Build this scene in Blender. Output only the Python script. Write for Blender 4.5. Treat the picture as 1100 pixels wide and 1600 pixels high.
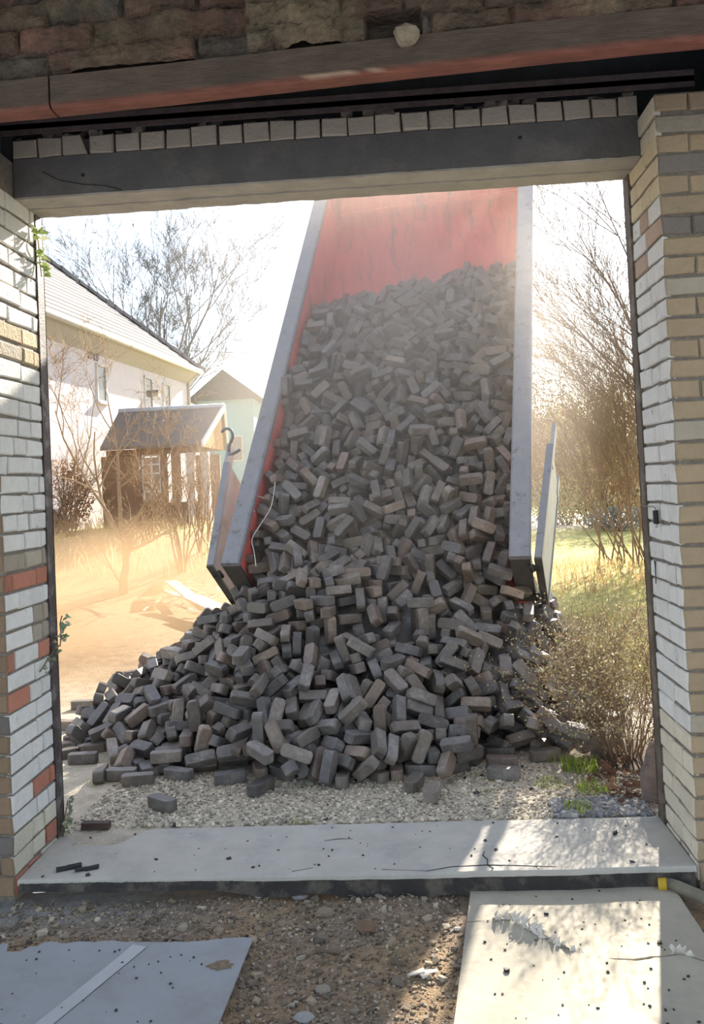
import bpy, bmesh, math, random
import numpy as np
from mathutils import Vector, Matrix, Quaternion, noise
R = math.radians
S = bpy.context.scene
COL = S.collection
for o in list(bpy.data.objects):
    bpy.data.objects.remove(o)
random.seed(11)

# ------------------------------------------------------------------ camera
CAM = Vector((1.62046713, -3.49793237, 1.49671686))
CR = Vector((0.99702601, 0.0608268, -0.04732064)).normalized()
CU = Vector((0.04902624, -0.02685964, 0.99843627)).normalized()
CF = Vector((-0.05946067, 0.99778688, 0.02976187)).normalized()
FPX, PPX, PPY = 1400.0, 550.0, 716.66
cd = bpy.data.cameras.new('camera')
cam = bpy.data.objects.new('camera', cd)
COL.objects.link(cam)
cd.sensor_fit = 'VERTICAL'; cd.sensor_height = 36.0; cd.sensor_width = 24.75
cd.lens = FPX / 1600 * 36
cd.shift_y = (PPY - 800) / 1600
cd.clip_end = 500
cam.matrix_world = Matrix(((CR.x, CU.x, -CF.x, CAM.x), (CR.y, CU.y, -CF.y, CAM.y), (CR.z, CU.z, -CF.z, CAM.z), (0, 0, 0, 1)))
S.camera = cam

def ray(px, py):
    return CF + CR * ((px - PPX) / FPX) + CU * ((PPY - py) / FPX)
def atY(px, py, Y):
    d = ray(px, py); return CAM + d * ((Y - CAM.y) / d.y)
def atZ(px, py, Z=0.0):
    d = ray(px, py); return CAM + d * ((Z - CAM.z) / d.z)

# ------------------------------------------------------------------ light
SUN_AZ, SUN_EL = R(15.5), R(27.0)
SUNV = Vector((math.sin(SUN_AZ) * math.cos(SUN_EL), math.cos(SUN_AZ) * math.cos(SUN_EL), math.sin(SUN_EL)))
ld = bpy.data.lights.new('sun', 'SUN'); ld.energy = 19.0; ld.angle = R(0.6); ld.color = (1.0, 0.90, 0.76)
lo = bpy.data.objects.new('sun', ld); COL.objects.link(lo)
lo.rotation_mode = 'QUATERNION'; lo.rotation_quaternion = (-SUNV).to_track_quat('-Z', 'Y'); lo.location = (8, 30, 20)
W = bpy.data.worlds.new('world'); S.world = W; W.use_nodes = True
nt = W.node_tree; nt.nodes.clear()
sky = nt.nodes.new('ShaderNodeTexSky'); sky.sky_type = 'NISHITA'; sky.sun_disc = False
sky.sun_elevation = SUN_EL; sky.sun_rotation = SUN_AZ; sky.dust_density = 0.6; sky.air_density = 1.0
mulb = nt.nodes.new('ShaderNodeMix'); mulb.data_type = 'RGBA'; mulb.inputs[0].default_value = 0.45
sc_ = nt.nodes.new('ShaderNodeVectorMath'); sc_.operation = 'SCALE'; sc_.inputs[3].default_value = 0.30
bg = nt.nodes.new('ShaderNodeBackground'); wo = nt.nodes.new('ShaderNodeOutputWorld')
nt.links.new(sky.outputs[0], sc_.inputs[0]); nt.links.new(sc_.outputs[0], mulb.inputs[6])
mulb.inputs[7].default_value = (1.45, 1.55, 1.72, 1)
nt.links.new(mulb.outputs[2], bg.inputs[0]); bg.inputs[1].default_value = 1.0
nt.links.new(bg.outputs[0], wo.inputs[0])
vs = S.view_settings
vs.view_transform = 'Standard'; vs.look = 'None'; vs.gamma = 1.0; vs.use_curve_mapping = False; vs.exposure = 0.12
S.render.film_transparent = False
S.cycles.max_bounces = 8; S.cycles.diffuse_bounces = 4; S.cycles.volume_bounces = 1
S.cycles.transparent_max_bounces = 16
S.cycles.use_denoising = True
S.cycles.sample_clamp_indirect = 6.0

# ------------------------------------------------------------------ materials
MATS = {}
def mat(name, col=(0.5, 0.5, 0.5), rough=0.8, var=0.25, scale=6.0, bump=0.3, bscale=40.0, tint=False, metal=0.0,
        col2=None, c2scale=3.0, c2lo=0.5, c2hi=0.6, rnd=0.0, spec=0.5, stretch=None, trans=0.0, bdist=0.01):
    """noise-varied surface; tint multiplies the mesh attribute 'tint'; col2 is a patchy second colour of the thing itself"""
    if name in MATS: return MATS[name]
    m = bpy.data.materials.new(name); m.use_nodes = True; MATS[name] = m
    t = m.node_tree; n = t.nodes; L = t.links
    b = n['Principled BSDF']
    b.inputs['Roughness'].default_value = rough; b.inputs['Metallic'].default_value = metal
    b.inputs['Specular IOR Level'].default_value = spec
    tc = n.new('ShaderNodeTexCoord'); src = tc.outputs['Object']
    if stretch:
        mp = n.new('ShaderNodeMapping'); mp.inputs['Scale'].default_value = stretch
        L.new(src, mp.inputs[0]); src = mp.outputs[0]
    nz = n.new('ShaderNodeTexNoise'); nz.inputs['Scale'].default_value = scale; nz.inputs['Detail'].default_value = 8
    nz.inputs['Roughness'].default_value = 0.65
    L.new(src, nz.inputs['Vector'])
    cur = None
    def rgb(c):
        q = n.new('ShaderNodeRGB'); q.outputs[0].default_value = (*c, 1); return q.outputs[0]
    cur = rgb(col)
    if tint:
        a = n.new('ShaderNodeAttribute'); a.attribute_name = 'tint'
        mx = n.new('ShaderNodeMix'); mx.data_type = 'RGBA'; mx.blend_type = 'MULTIPLY'; mx.inputs[0].default_value = 1
        L.new(cur, mx.inputs[6]); L.new(a.outputs['Color'], mx.inputs[7]); cur = mx.outputs[2]
    if col2:
        n2 = n.new('ShaderNodeTexNoise'); n2.inputs['Scale'].default_value = c2scale; n2.inputs['Detail'].default_value = 10
        n2.inputs['Roughness'].default_value = 0.7
        L.new(src, n2.inputs['Vector'])
        rp = n.new('ShaderNodeMapRange'); rp.inputs[1].default_value = c2lo; rp.inputs[2].default_value = c2hi
        L.new(n2.outputs[0], rp.inputs[0])
        mx = n.new('ShaderNodeMix'); mx.data_type = 'RGBA'
        L.new(rp.outputs[0], mx.inputs[0]); L.new(cur, mx.inputs[6]); mx.inputs[7].default_value = (*col2, 1); cur = mx.outputs[2]
    mr = n.new('ShaderNodeMapRange'); mr.inputs[1].default_value = 0.25; mr.inputs[2].default_value = 0.75
    mr.inputs[3].default_value = 1 - var; mr.inputs[4].default_value = 1 + var
    L.new(nz.outputs[0], mr.inputs[0])
    fac = mr.outputs[0]
    if rnd:
        oi = n.new('ShaderNodeObjectInfo'); r2 = n.new('ShaderNodeMapRange')
        r2.inputs[3].default_value = 1 - rnd; r2.inputs[4].default_value = 1 + rnd
        L.new(oi.outputs['Random'], r2.inputs[0])
        mm = n.new('ShaderNodeMath'); mm.operation = 'MULTIPLY'; L.new(fac, mm.inputs[0]); L.new(r2.outputs[0], mm.inputs[1]); fac = mm.outputs[0]
    sv = n.new('ShaderNodeVectorMath'); sv.operation = 'SCALE'
    L.new(cur, sv.inputs[0]); L.new(fac, sv.inputs[3])
    L.new(sv.outputs[0], b.inputs['Base Color'])
    if bump:
        nb = n.new('ShaderNodeTexNoise'); nb.inputs['Scale'].default_value = bscale; nb.inputs['Detail'].default_value = 6
        L.new(src, nb.inputs['Vector'])
        bp = n.new('ShaderNodeBump'); bp.inputs['Strength'].default_value = bump; bp.inputs['Distance'].default_value = bdist
        L.new(nb.outputs[0], bp.inputs['Height']); L.new(bp.outputs[0], b.inputs['Normal'])
    if trans:
        td = n.new('ShaderNodeBsdfTranslucent'); L.new(sv.outputs[0], td.inputs[0])
        ms = n.new('ShaderNodeMixShader'); ms.inputs[0].default_value = trans
        L.new(b.outputs[0], ms.inputs[1]); L.new(td.outputs[0], ms.inputs[2]); L.new(ms.outputs[0], n['Material Output'].inputs[0])
    return m

# ------------------------------------------------------------------ mesh builder
class MB:
    def __init__(s): s.v = []; s.f = []; s.t = []; s.sm = []
    def add(s, vs, fs, tint=(1, 1, 1), smooth=False):
        o = len(s.v); s.v += [tuple(q) for q in vs]; s.f += [tuple(i + o for i in f) for f in fs]
        s.t += [tint] * len(vs); s.sm += [smooth] * len(fs)
    def box(s, c, half, ax=None, tint=(1, 1, 1), jit=0.0):
        """box of centre c, half sizes, optional axes"""
        c = Vector(c); ax = ax or (Vector((1, 0, 0)), Vector((0, 1, 0)), Vector((0, 0, 1)))
        vs = []
        for a in (-1, 1):
            for b in (-1, 1):
                for d in (-1, 1):
                    p = c + ax[0] * (a * half[0]) + ax[1] * (b * half[1]) + ax[2] * (d * half[2])
                    if jit: p = p + Vector([random.uniform(-jit, jit) for _ in range(3)])
                    vs.append(p)
        s.add(vs, [(0, 1, 3, 2), (4, 6, 7, 5), (0, 4, 5, 1), (2, 3, 7, 6), (0, 2, 6, 4), (1, 5, 7, 3)], tint)
    def mm(s, x0, x1, y0, y1, z0, z1, tint=(1, 1, 1), jit=0.0):
        s.box(((x0 + x1) / 2, (y0 + y1) / 2, (z0 + z1) / 2), ((x1 - x0) / 2, (y1 - y0) / 2, (z1 - z0) / 2), None, tint, jit)
    def prism(s, loop, off, tint=(1, 1, 1)):
        """closed loop of points extruded by vector off"""
        n = len(loop); off = Vector(off); a = [Vector(p) for p in loop]; b = [p + off for p in a]
        s.add(a + b, [tuple(range(n))[::-1], tuple(range(n, 2 * n))] + [(i, (i + 1) % n, n + (i + 1) % n, n + i) for i in range(n)], tint)
    def tube(s, pts, rad, k=5, tint=(1, 1, 1), cap=True, smooth=True):
        pts = [Vector(p) for p in pts]; n = len(pts)
        if not hasattr(rad, '__len__'): rad = [rad] * n
        vs = []; up = None
        for i, p in enumerate(pts):
            d = (pts[min(i + 1, n - 1)] - pts[max(i - 1, 0)])
            if d.length < 1e-9: d = Vector((0, 0, 1))
            d.normalize()
            if up is None:
                up = d.orthogonal().normalized()
            else:
                up = (up - d * up.dot(d))
                up = up.normalized() if up.length > 1e-6 else d.orthogonal().normalized()
            w = d.cross(up)
            for j in range(k):
                a = 2 * math.pi * j / k
                vs.append(p + (up * math.cos(a) + w * math.sin(a)) * rad[i])
        fs = [(i * k + j, i * k + (j + 1) % k, (i + 1) * k + (j + 1) % k, (i + 1) * k + j) for i in range(n - 1) for j in range(k)]
        if cap: fs += [tuple(range(k))[::-1], tuple(range((n - 1) * k, n * k))]
        s.add(vs, fs, tint, smooth)
    def grid(s, nx, ny, fn, tint=None, smooth=True, keep=None):
        vs = [fn(i / (nx - 1), j / (ny - 1)) for j in range(ny) for i in range(nx)]
        fs = [(j * nx + i, j * nx + i + 1, (j + 1) * nx + i + 1, (j + 1) * nx + i) for j in range(ny - 1) for i in range(nx - 1)
              if keep is None or keep((i + .5) / (nx - 1), (j + .5) / (ny - 1))]
        o = len(s.v); s.v += [tuple(q) for q in vs]; s.f += [tuple(i + o for i in f) for f in fs]
        s.t += [tint(Vector(q)) if tint else (1, 1, 1) for q in vs]; s.sm += [smooth] * len(fs)
    def mesh(s, name, m):
        me = bpy.data.meshes.new(name); me.from_pydata(s.v, [], s.f); me.update()
        a = me.attributes.new('tint', 'FLOAT_COLOR', 'POINT')
        a.data.foreach_set('color', np.array([(*c[:3], 1) for c in s.t], dtype=np.float32).ravel())
        me.polygons.foreach_set('use_smooth', s.sm)
        if m: me.materials.append(m)
        return me
    def build(s, name, m, parent=None, loc=None):
        """loc: the object's origin; the mesh keeps its world place"""
        if loc is not None:
            loc = Vector(loc); s.v = [tuple(Vector(v) - loc) for v in s.v]
        o = bpy.data.objects.new(name, s.mesh(name, m)); COL.objects.link(o)
        if loc is not None: o.location = loc
        if parent:
            o.parent = parent
            w = Vector(parent.location); q = parent.parent
            while q: w += q.location; q = q.parent
            o.location = (loc or Vector()) - w
        return o
def tag(o, label=None, cat=None, group=None, kind=None):
    if label: o['label'] = label
    if cat: o['category'] = cat
    if group: o['group'] = group
    if kind: o['kind'] = kind
    return o
def empty(name, loc, label, cat, group=None):
    o = bpy.data.objects.new(name, None); o.empty_display_size = 0.1; COL.objects.link(o); o.location = loc
    return tag(o, label, cat, group)
def struct(o): o['kind'] = 'structure'; return o
def U(a, b): return random.uniform(a, b)
def fbm(p, sc=1.0): return noise.fractal(Vector(p) * sc, 1.0, 2.0, 4)

# ------------------------------------------------------------------ ground
def sst(a, b, x):
    t = min(1, max(0, (x - a) / (b - a))); return t * t * (3 - 2 * t)
def ground_z(x, y):
    z = 0.75 * sst(9, 17, y) * sst(2.5, -1.5, x)
    z += 0.012 * fbm((x, y, 3.1), 1.3)
    if y < 0.52: z = -0.02
    return z
def ground_tint(p):
    x, y = p.x, p.y
    grav = Vector((0.55, 0.48, 0.38)); sand = Vector((0.37, 0.275, 0.175)); gr = Vector((0.40, 0.37, 0.13)); path = Vector((0.62, 0.58, 0.52))
    nn = fbm((x, y, 0), 0.8) * 0.5
    w = sst(2.0, 4.2, y + nn)
    c = grav.lerp(sand, w)
    g = sst(2.75, 3.3, x + nn * 0.8) * sst(1.9, 3.4, y + nn)
    g = max(g, 0.85 * sst(14, 17, y) * sst(2.5, -1, x))
    c = c.lerp(gr * (1 + 0.5 * nn), g)
    dirt = sst(2.2, 2.6, x + .3 * nn) * sst(.55, .75, y) * (1 - sst(1.5, 2.0, y))
    c = c.lerp(Vector((0.10, 0.075, 0.055)), dirt)
    # pale drive far to the right
    pd = sst(21, 23, y) * (1 - sst(30, 33, y)) * sst(1, 3, x)
    c = c.lerp(path, pd)
    return tuple(c)
b = MB()
ys = list(np.concatenate([np.arange(0.1, 6, 0.09), np.arange(6, 20, .4), np.arange(20, 62, 1.6)]))
xs = list(np.concatenate([np.arange(-34, -4, 1.5), np.arange(-4, -1.2, .3), np.arange(-1.2, 4.2, 0.09), np.arange(4.2, 9, .4), np.arange(9, 40, 1.5)]))
b.grid(len(xs), len(ys), lambda u, v: (xs[round(u * (len(xs) - 1))], ys[round(v * (len(ys) - 1))], ground_z(xs[round(u * (len(xs) - 1))], ys[round(v * (len(ys) - 1))])), ground_tint)
gm = mat('yard ground', (1, 1, 1), 0.95, 0.3, 9, 0.9, 60, tint=True, spec=0.2, bdist=0.02)
struct(b.build('ground', gm))
# earthen floor inside the building, lower than the doorway slab
def floor_z(x, y):
    z = -0.085 + 0.014 * fbm((x, y, 9), 3.0) + 0.006 * fbm((x, y, 1), 14)
    if x > 1.6: z = min(z, -0.083)
    return z
def floor_tint(p):
    x, y = p.x, p.y
    n1 = fbm((x, y, 4), 2.2)
    c = Vector((0.33, 0.235, 0.145)).lerp(Vector((0.25, 0.195, 0.145)), sst(-.3, .5, n1))
    grey = sst(1.0, 0.3, x + .15 * n1) * sst(-.35, -.1, y)
    c = c.lerp(Vector((0.25, 0.245, 0.23)), grey)
    return tuple(c)
b = MB()
b.grid(150, 105, lambda u, v: (-1.2 + 5.4 * u, -3.9 + 4.0 * v, floor_z(-1.2 + 5.4 * u, -3.9 + 4.0 * v)), floor_tint)
struct(b.build('floor', mat('earth floor', (1, 1, 1), 0.97, 0.35, 22, 0.8, 120, tint=True, spec=0.15)))

# ------------------------------------------------------------------ brick walls of the doorway
WHITE = (0.66, 0.645, 0.61); RED = (0.42, 0.18, 0.12); BARE = (0.38, 0.33, 0.26); TAN = (0.38, 0.29, 0.19); DARKB = (0.16, 0.14, 0.125)
def brick(mb, o, au, av, an, u0, u1, v0, v1, dep, tint):
    """one brick: chamfered front on plane o,au,av with outward normal an"""
    j = 0.0040; ch = U(.003, .0065)
    c = [(u0, v0), (u1, v0), (u1, v1), (u0, v1)]
    P = lambda u, v, h: o + au * u + av * v + an * h
    back = [P(u, v, -0.02) for u, v in c]
    jj = [(U(-j, j), U(-j, j)) for _ in c]; hd = dep + U(-.002, .002)
    sg = [(1, 1), (-1, 1), (-1, -1), (1, -1)]
    mid = [P(u + a, v + d, hd - ch) for (u, v), (a, d) in zip(c, jj)]
    top = [P(u + a + s1 * ch, v + d + s2 * ch, hd + U(-.0012, .0012)) for (u, v), (a, d), (s1, s2) in zip(c, jj, sg)]
    fs = []
    for k in range(4):
        q = (k + 1) % 4
        fs += [(k, q, 4 + q, 4 + k), (4 + k, 4 + q, 8 + q, 8 + k)]
    fs.append((8, 9, 10, 11))
    mb.add(back + mid + top, fs, tint)
PITCH = 0.0795
def brick_face(mb, o, au, av, an, wid, hgt, colour, patterns, joint=0.010, dep=0.007):
    k = 0; z = 0.0
    while z < hgt - 0.02:
        h = min(PITCH - joint, hgt - z)
        pat = patterns[k % len(patterns)]
        if callable(pat): pat = pat()
        u = 0.0; i = 0
        while u < wid - 0.01:
            w = pat[i % len(pat)] * U(.94, 1.06); e = min(u + w, wid)
            if wid - e < 0.045: e = wid
            gap = joint * U(.5, 1.2)
            brick(mb, o, au, av, an, u + (gap / 2 if u > 0 else 0.001), e - (gap / 2 if e < wid else .001), z + U(0, .0025), z + h, dep * U(.7, 1.25), colour(u, z, k, i))
            u = e; i += 1
        z += PITCH; k += 1
def vj(c, a=.06):
    f = 1 + U(-a, a); return tuple(q * f for q in c)
X1 = 2.65
def col_left(u, z, k, i):
    # u from the room side (0) to the outer edge
    if k in (15, 16): return vj(RED if (k == 15 and U(0, 1) < .8) else BARE, .2)
    if k in (12, 13) and 0.15 < u < .36: return vj(BARE, .15)
    if k in (4, 9, 11) and U(0, 1) < .45: return vj(RED, .25)
    if k < 3: return vj((0.56, 0.52, 0.41), .08) if U(0, 1) < .8 else vj(RED, .2)
    if k in (27, 28): return vj((0.42, 0.34, 0.22) if U(0, 1) < .6 else BARE, .25)
    if U(0, 1) < .015: return vj((.5, .36, .24), .2)
    return vj(WHITE, .06)
def pats():
    return random.choice([[.115, .24, .13], [.24, .24], [.18, .12, .18], [.12, .12, .24], [.24, .11, .13], [.06, .24, .18], [.2, .17, .11]])
mort = mat('old mortar', (0.20, 0.175, 0.145), 0.95, 0.35, 30, 0.8, 90)
bmat = mat('painted brick', (1, 1, 1), 0.85, 0.10, 14, 0.5, 70, tint=True, col2=(0.25, 0.21, 0.17), c2scale=15, c2lo=0.62, c2hi=0.72, spec=0.3)
b = MB(); ZT = 2.79
brick_face(b, Vector((0, 0.0, -0.06)), Vector((0, 1, 0)), Vector((0, 0, 1)), Vector((1, 0, 0)), 0.412, ZT + .06, col_left, [pats])
def col_tan(u, z, k, i): return vj((0.24, 0.165, 0.105), .12) if U(0, 1) < .85 else vj(DARKB, .2)
brick_face(b, Vector((-0.9, 0.0, -0.06)), Vector((1, 0, 0)), Vector((0, 0, 1)), Vector((0, -1, 0)), 0.90, 2.98, col_tan, [[.24], [.12, .24]])
wl = b.build('wall_left', bmat); struct(wl)
b = MB(); b.mm(-0.9, -0.002, 0.0015, .475, -.12, 2.95)
cw = b.build('mortar_core', mort, wl)
def col_right(u, z, k, i):
    if k in (30, 31, 32) and U(0, 1) < .5: return vj((0.45, .33, .25), .12)
    if z > 2.55: return vj((0.58, 0.49, 0.33), .08)
    if k < 7: return vj((0.60, 0.54, 0.43), .08)
    return vj(WHITE, .05)
b = MB()
brick_face(b, Vector((X1, 0.408, -0.06)), Vector((0, -1, 0)), Vector((0, 0, 1)), Vector((-1, 0, 0)), 0.408, ZT + .06, col_right, [pats])
brick_face(b, Vector((X1, 0.22, ZT)), Vector((0, -1, 0)), Vector((0, 0, 1)), Vector((-1, 0, 0)), 0.22, .17, col_right, [[.12, .12], [.24]])
def col_rn(u, z, k, i):
    if k == 31 or (k == 34 and u < .3): return vj((.19, .165, .145), .12)
    return vj(TAN, .07) if U(0, 1) < .93 else vj(BARE, .1)
brick_face(b, Vector((X1, 0.0, -0.06)), Vector((1, 0, 0)), Vector((0, 0, 1)), Vector((0, -1, 0)), 1.5, 3.02, col_rn, [[.24, .24], [.118, .24]], joint=.011)
wr = b.build('wall_right', bmat); struct(wr)
b = MB(); b.mm(X1 + .002, X1 + 1.5, 0.0015, .475, -.12, 2.955)
b.build('mortar_core', mort, wr)
# steel angle edging on the outer arrises
stl = mat('rusty frame steel', (0.085, 0.065, 0.062), 0.6, .4, 25, .3, 120, col2=(0.22, 0.20, 0.19), c2scale=9, c2lo=.5, c2hi=.62, metal=.3)
b = MB(); b.mm(0.0, .011, .415, .492, -.02, 2.785); b.mm(-.02, .011, .484, .492, -.02, 2.785)
tr = b.build('trim_1', stl); struct(tr)
b = MB(); b.mm(X1 - .013, X1 - .0, .41, .492, -.02, 2.785); b.mm(X1 - .013, X1 + .02, .484, .492, -.02, 2.785)
tr = b.build('trim_2', mat('brown frame steel', (0.11, 0.085, 0.065), 0.7, .3, 20, .3, 120, col2=(.2, .165, .13), c2scale=7)); struct(tr)

# concrete lintel, brick course and rail above the opening
def slabgrid(b, x0, x1, y0, y1, z0, z1, nx=90):
    """a long beam with an uneven lower edge"""
    ring = [(y0, z1), (y0, z0), (y1, z0), (y1, z1)]
    vs = []
    for i in range(nx):
        x = x0 + (x1 - x0) * i / (nx - 1)
        for q, (y, z) in enumerate(ring):
            a = .004 if q in (1, 2) else .002
            vs.append((x, y + a * fbm((x * 3, q * 7.1, 1), 4), z + a * fbm((x * 3, q * 5.3, 8), 4)))
    fs = [(i * 4 + q, i * 4 + (q + 1) % 4, i * 4 + 4 + (q + 1) % 4, i * 4 + 4 + q) for i in range(nx - 1) for q in range(4)]
    fs += [(0, 1, 2, 3), tuple(range((nx - 1) * 4, nx * 4))[::-1]]
    b.add(vs, fs)
conc = mat('lintel concrete', (0.135, 0.13, 0.128), 0.9, .25, 5, .4, 50, col2=(0.20, 0.185, 0.165), c2scale=4, c2lo=.52, c2hi=.7)
conp = mat('lintel underside', (0.42, 0.39, 0.34), 0.9, .2, 8, .4, 40)
b = MB(); slabgrid(b, .003, X1 - .003, .22, .352, 2.797, 2.962)
lint = b.build('trim_3', conc); struct(lint)
b = MB(); slabgrid(b, .003, X1 - .003, .222, .349, 2.787, 2.7965); slabgrid(b, .003, X1 - .003, .358, .479, 2.784, 2.95)
b.build('soffit_strip', conp, lint)
b = MB()
for (x, z, r_) in ((0.305, 2.875, .008), (2.16, 2.905, .008)):
    b.tube([(x, .2185, z), (x, .23, z)], r_, 8)
b.tube([(.13, .2175, 2.90), (.2, .217, 2.86), (.30, .2172, 2.835), (.4, .2165, 2.822), (.47, .2165, 2.80)], .0022, 4)
b.build('hole_and_crack', mat('dark hole', (.03, .03, .03), .95), lint)
b = MB(); x = .005; i = 0
while x < X1 - .03:
    w = .103 * U(.96, 1.04); t = vj((.47, .41, .345), .06)
    h = .078 * U(.96, 1.05)
    if i == 2:
        b.prism([(x, .215, 2.966), (x + w, .215, 2.966), (x + w * .72, .215, 2.966 + h), (x, .215, 2.966 + h)], (0, .11, 0), t)
    else: brick(b, Vector((x, .222 + U(-.004, .004), 2.967)), Vector((1, 0, 0)), Vector((0, 0, 1)), Vector((0, -1, 0)), 0, min(w, X1 - x - .004), 0, h, .006, t); b.mm(x + .001, min(x + w, X1 - .004) - .001, .225, .33, 2.968, 2.966 + h - .002, t)
    x += w + .009; i += 1
bc = b.build('trim_4', bmat); struct(bc)
b = MB()
for k in range(90):
    x = U(.02, X1 - .03); r_ = U(.006, .02) * (1.5 if U(0, 1) < .1 else 1)
    b.box((x, .25 + U(-.025, .06), 3.047 + r_ * .5), (r_ * 1.2, r_, r_ * .8), None, vj((1, .95, .9), .3), r_ * .5)
b.mm(.003, X1 - .003, .235, .33, 2.964, 3.036, (.7, .7, .7))
b.build('mortar_crumbs', mat('crumbled mortar', (0.17, 0.15, 0.135), .95, .4, 30, .6, 90, tint=True), bc)
b = MB(); b.mm(-1.2, 4.2, .34, .46, 2.965, 3.62); b.mm(-1.2, -.004, .23, .339, 2.80, 3.3); b.mm(-1.2, -.05, .0, .229, 2.955, 3.3); b.mm(X1 + .35, 4.2, .02, .339, 3.03, 3.62)
struct(b.build('wall_front', mat('void shade plaster', (0.045, 0.046, 0.05), .95, .4, 6, .5, 40)))  # near-black blue-grey puts the shade of the void into the wall colour
rl = empty('sliding_door_rail', (1.3, .12, 3.06), 'long rusty steel door rail running above the row of bricks over the lintel', 'rail')
b = MB(); b.mm(-.05, X1 + .2, .13, .165, 3.052, 3.075); b.mm(-.05, X1 + .2, .13, .136, 3.03, 3.10)
b.build('rail_profile', mat('rail rust', (0.085, 0.062, 0.06), .75, .4, 20, .3, 90), rl)
for x in (.3, 1.1, 1.9, 2.6):
    b = MB(); b.mm(x, x + .04, .15, .339, 3.07, 3.095); b.build('bracket', mat('rail rust'), rl)

# wall and beam overhead, on the room side of the doorway
YB = -0.7; hyaw = 0.03
ex = Vector((math.cos(hyaw), -math.sin(hyaw), 0)); ey = Vector((math.sin(hyaw), math.cos(hyaw), 0)); ez = Vector((0, 0, 1))
HO = Vector((1.4, YB, 2.79))
def beam_piece(b, x0, x1, z0=0.0, z1=.105, red=.028):
    n = max(3, int((x1 - x0) / .04))
    prof = [(0.0, z1), (0.0, red * .5 + .006), (.003, red * .4), (.012, .0), (.075, 0.0), (.08, z1)]
    tt = [(.12, .088, .068), (.11, .08, .062), (.17, .075, .055), (.25, .09, .062), (.2, .075, .055), (.1, .08, .06)]
    m = len(prof); vs = []; ts = []
    for i in range(n):
        x = x0 + (x1 - x0) * i / (n - 1)
        for q, (yy, zz) in enumerate(prof):
            w = .006 * fbm((x * 2, q, 4), 2.5)
            p = HO + ex * x + ey * (yy + w) + ez * (zz + w * .7 + .007 * math.sin(x * 1.7) + .012 * x)
            vs.append(p)
            f = 1 + .35 * fbm((x, q, 2), 6)
            c = tt[q]
            if q in (2,) and fbm((x, 0, 7), 2.4) > .22: c = (.42, .30, .22)
            ts.append(tuple(k * f for k in c))
    fs = [(i * m + q, i * m + (q + 1) % m, (i + 1) * m + (q + 1) % m, (i + 1) * m + q) for i in range(n - 1) for q in range(m)]
    fs += [tuple(range(m)), tuple(range((n - 1) * m, n * m))[::-1]]
    o = len(b.v); b.v += vs; b.f += [tuple(k + o for k in f) for f in fs]; b.t += ts; b.sm += [False] * len(fs)
b = MB(); beam_piece(b, -1.9, -.885); beam_piece(b, -.878, 1.9)
struct(b.build('trim_5', mat('old painted beam', (1, 1, 1), .85, .3, 12, .6, 45, tint=True, stretch=(1, 4, 6))))
# rough masonry above it: uneven bricks and stones set in loam
def rough_face(X, Z):
    """height of the weathered brick-and-loam face and its colour"""
    row = (Z + .012 * fbm((X, Z, 5), 3)) / .088; k = math.floor(row); fr = row - k
    off = .13 * (k % 2) + .05 * noise.noise(Vector((k * 7.3, 2, 1))); col = (X + off + .01 * fbm((X, Z, 8), 7)) / .25; c = math.floor(col); fc_ = col - c
    e = min(fr, 1 - fr) * .088; e2 = min(fc_, 1 - fc_) * .25; e = min(e, e2)
    r_ = noise.noise(Vector((k * 3.1 + .5, c * 5.7 + .3, 4))); plaster = sst(-.05, .25, fbm((X, Z, 21), 2.2) + .25 * noise.noise(Vector((k * 2.2, c * 1.7, 9))))
    d = -.026 * math.exp(-(e / .007) ** 2) * (1 - .85 * plaster) + .018 * r_ * (1 - plaster) + .020 * plaster + .016 * fbm((X, Z, 3), 7) + .009 * fbm((X, Z, 13), 26)
    base = Vector((.115, .085, .060)).lerp(Vector((.145, .080, .060)), sst(0, .3, r_)).lerp(Vector((.085, .075, .065)), sst(.05, .35, -r_))
    base = base.lerp(Vector((.155, .118, .078)), plaster * .8) * (1 + .45 * fbm((X, Z, 31), 5))
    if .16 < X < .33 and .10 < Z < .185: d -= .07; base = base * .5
    if -.22 < X < .08 and .09 < Z < .30: base = base.lerp(Vector((.20, .16, .105)), .7); d += .02 + .02 * fbm((X, Z, 41), 22)
    return d, base
b = MB()
def fp(u, v):
    X = -1.9 + 3.8 * u; Z = .112 + .62 * v; d, _ = rough_face(X, Z)
    d -= .03 * sst(.03, 0, v)
    return HO + ex * X + ez * (Z + .012 * X) - ey * (d + .004)
b.grid(330, 62, fp, smooth=False)
n_ = 0
for j in range(62):
    for i in range(330):
        b.t[n_] = tuple(rough_face(-1.9 + 3.8 * i / 329, .112 + .62 * j / 61)[1]); n_ += 1
hm = mat('rough masonry', (1, 1, 1), .95, .4, 18, .9, 55, tint=True, col2=(.09, .07, .05), c2scale=5, c2lo=.5, c2hi=.65, bdist=.02)
hw = b.build('wall_back', hm); struct(hw)
b = MB(); b.box(HO + ey * .16 + ez * .45 , (1.95, .09, .34), (ex, ey, ez))
b.build('loam_core', mat('dark loam', (.07, .055, .042), .95, .4, 20, .9, 60), hw)
st_ = MB()
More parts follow.
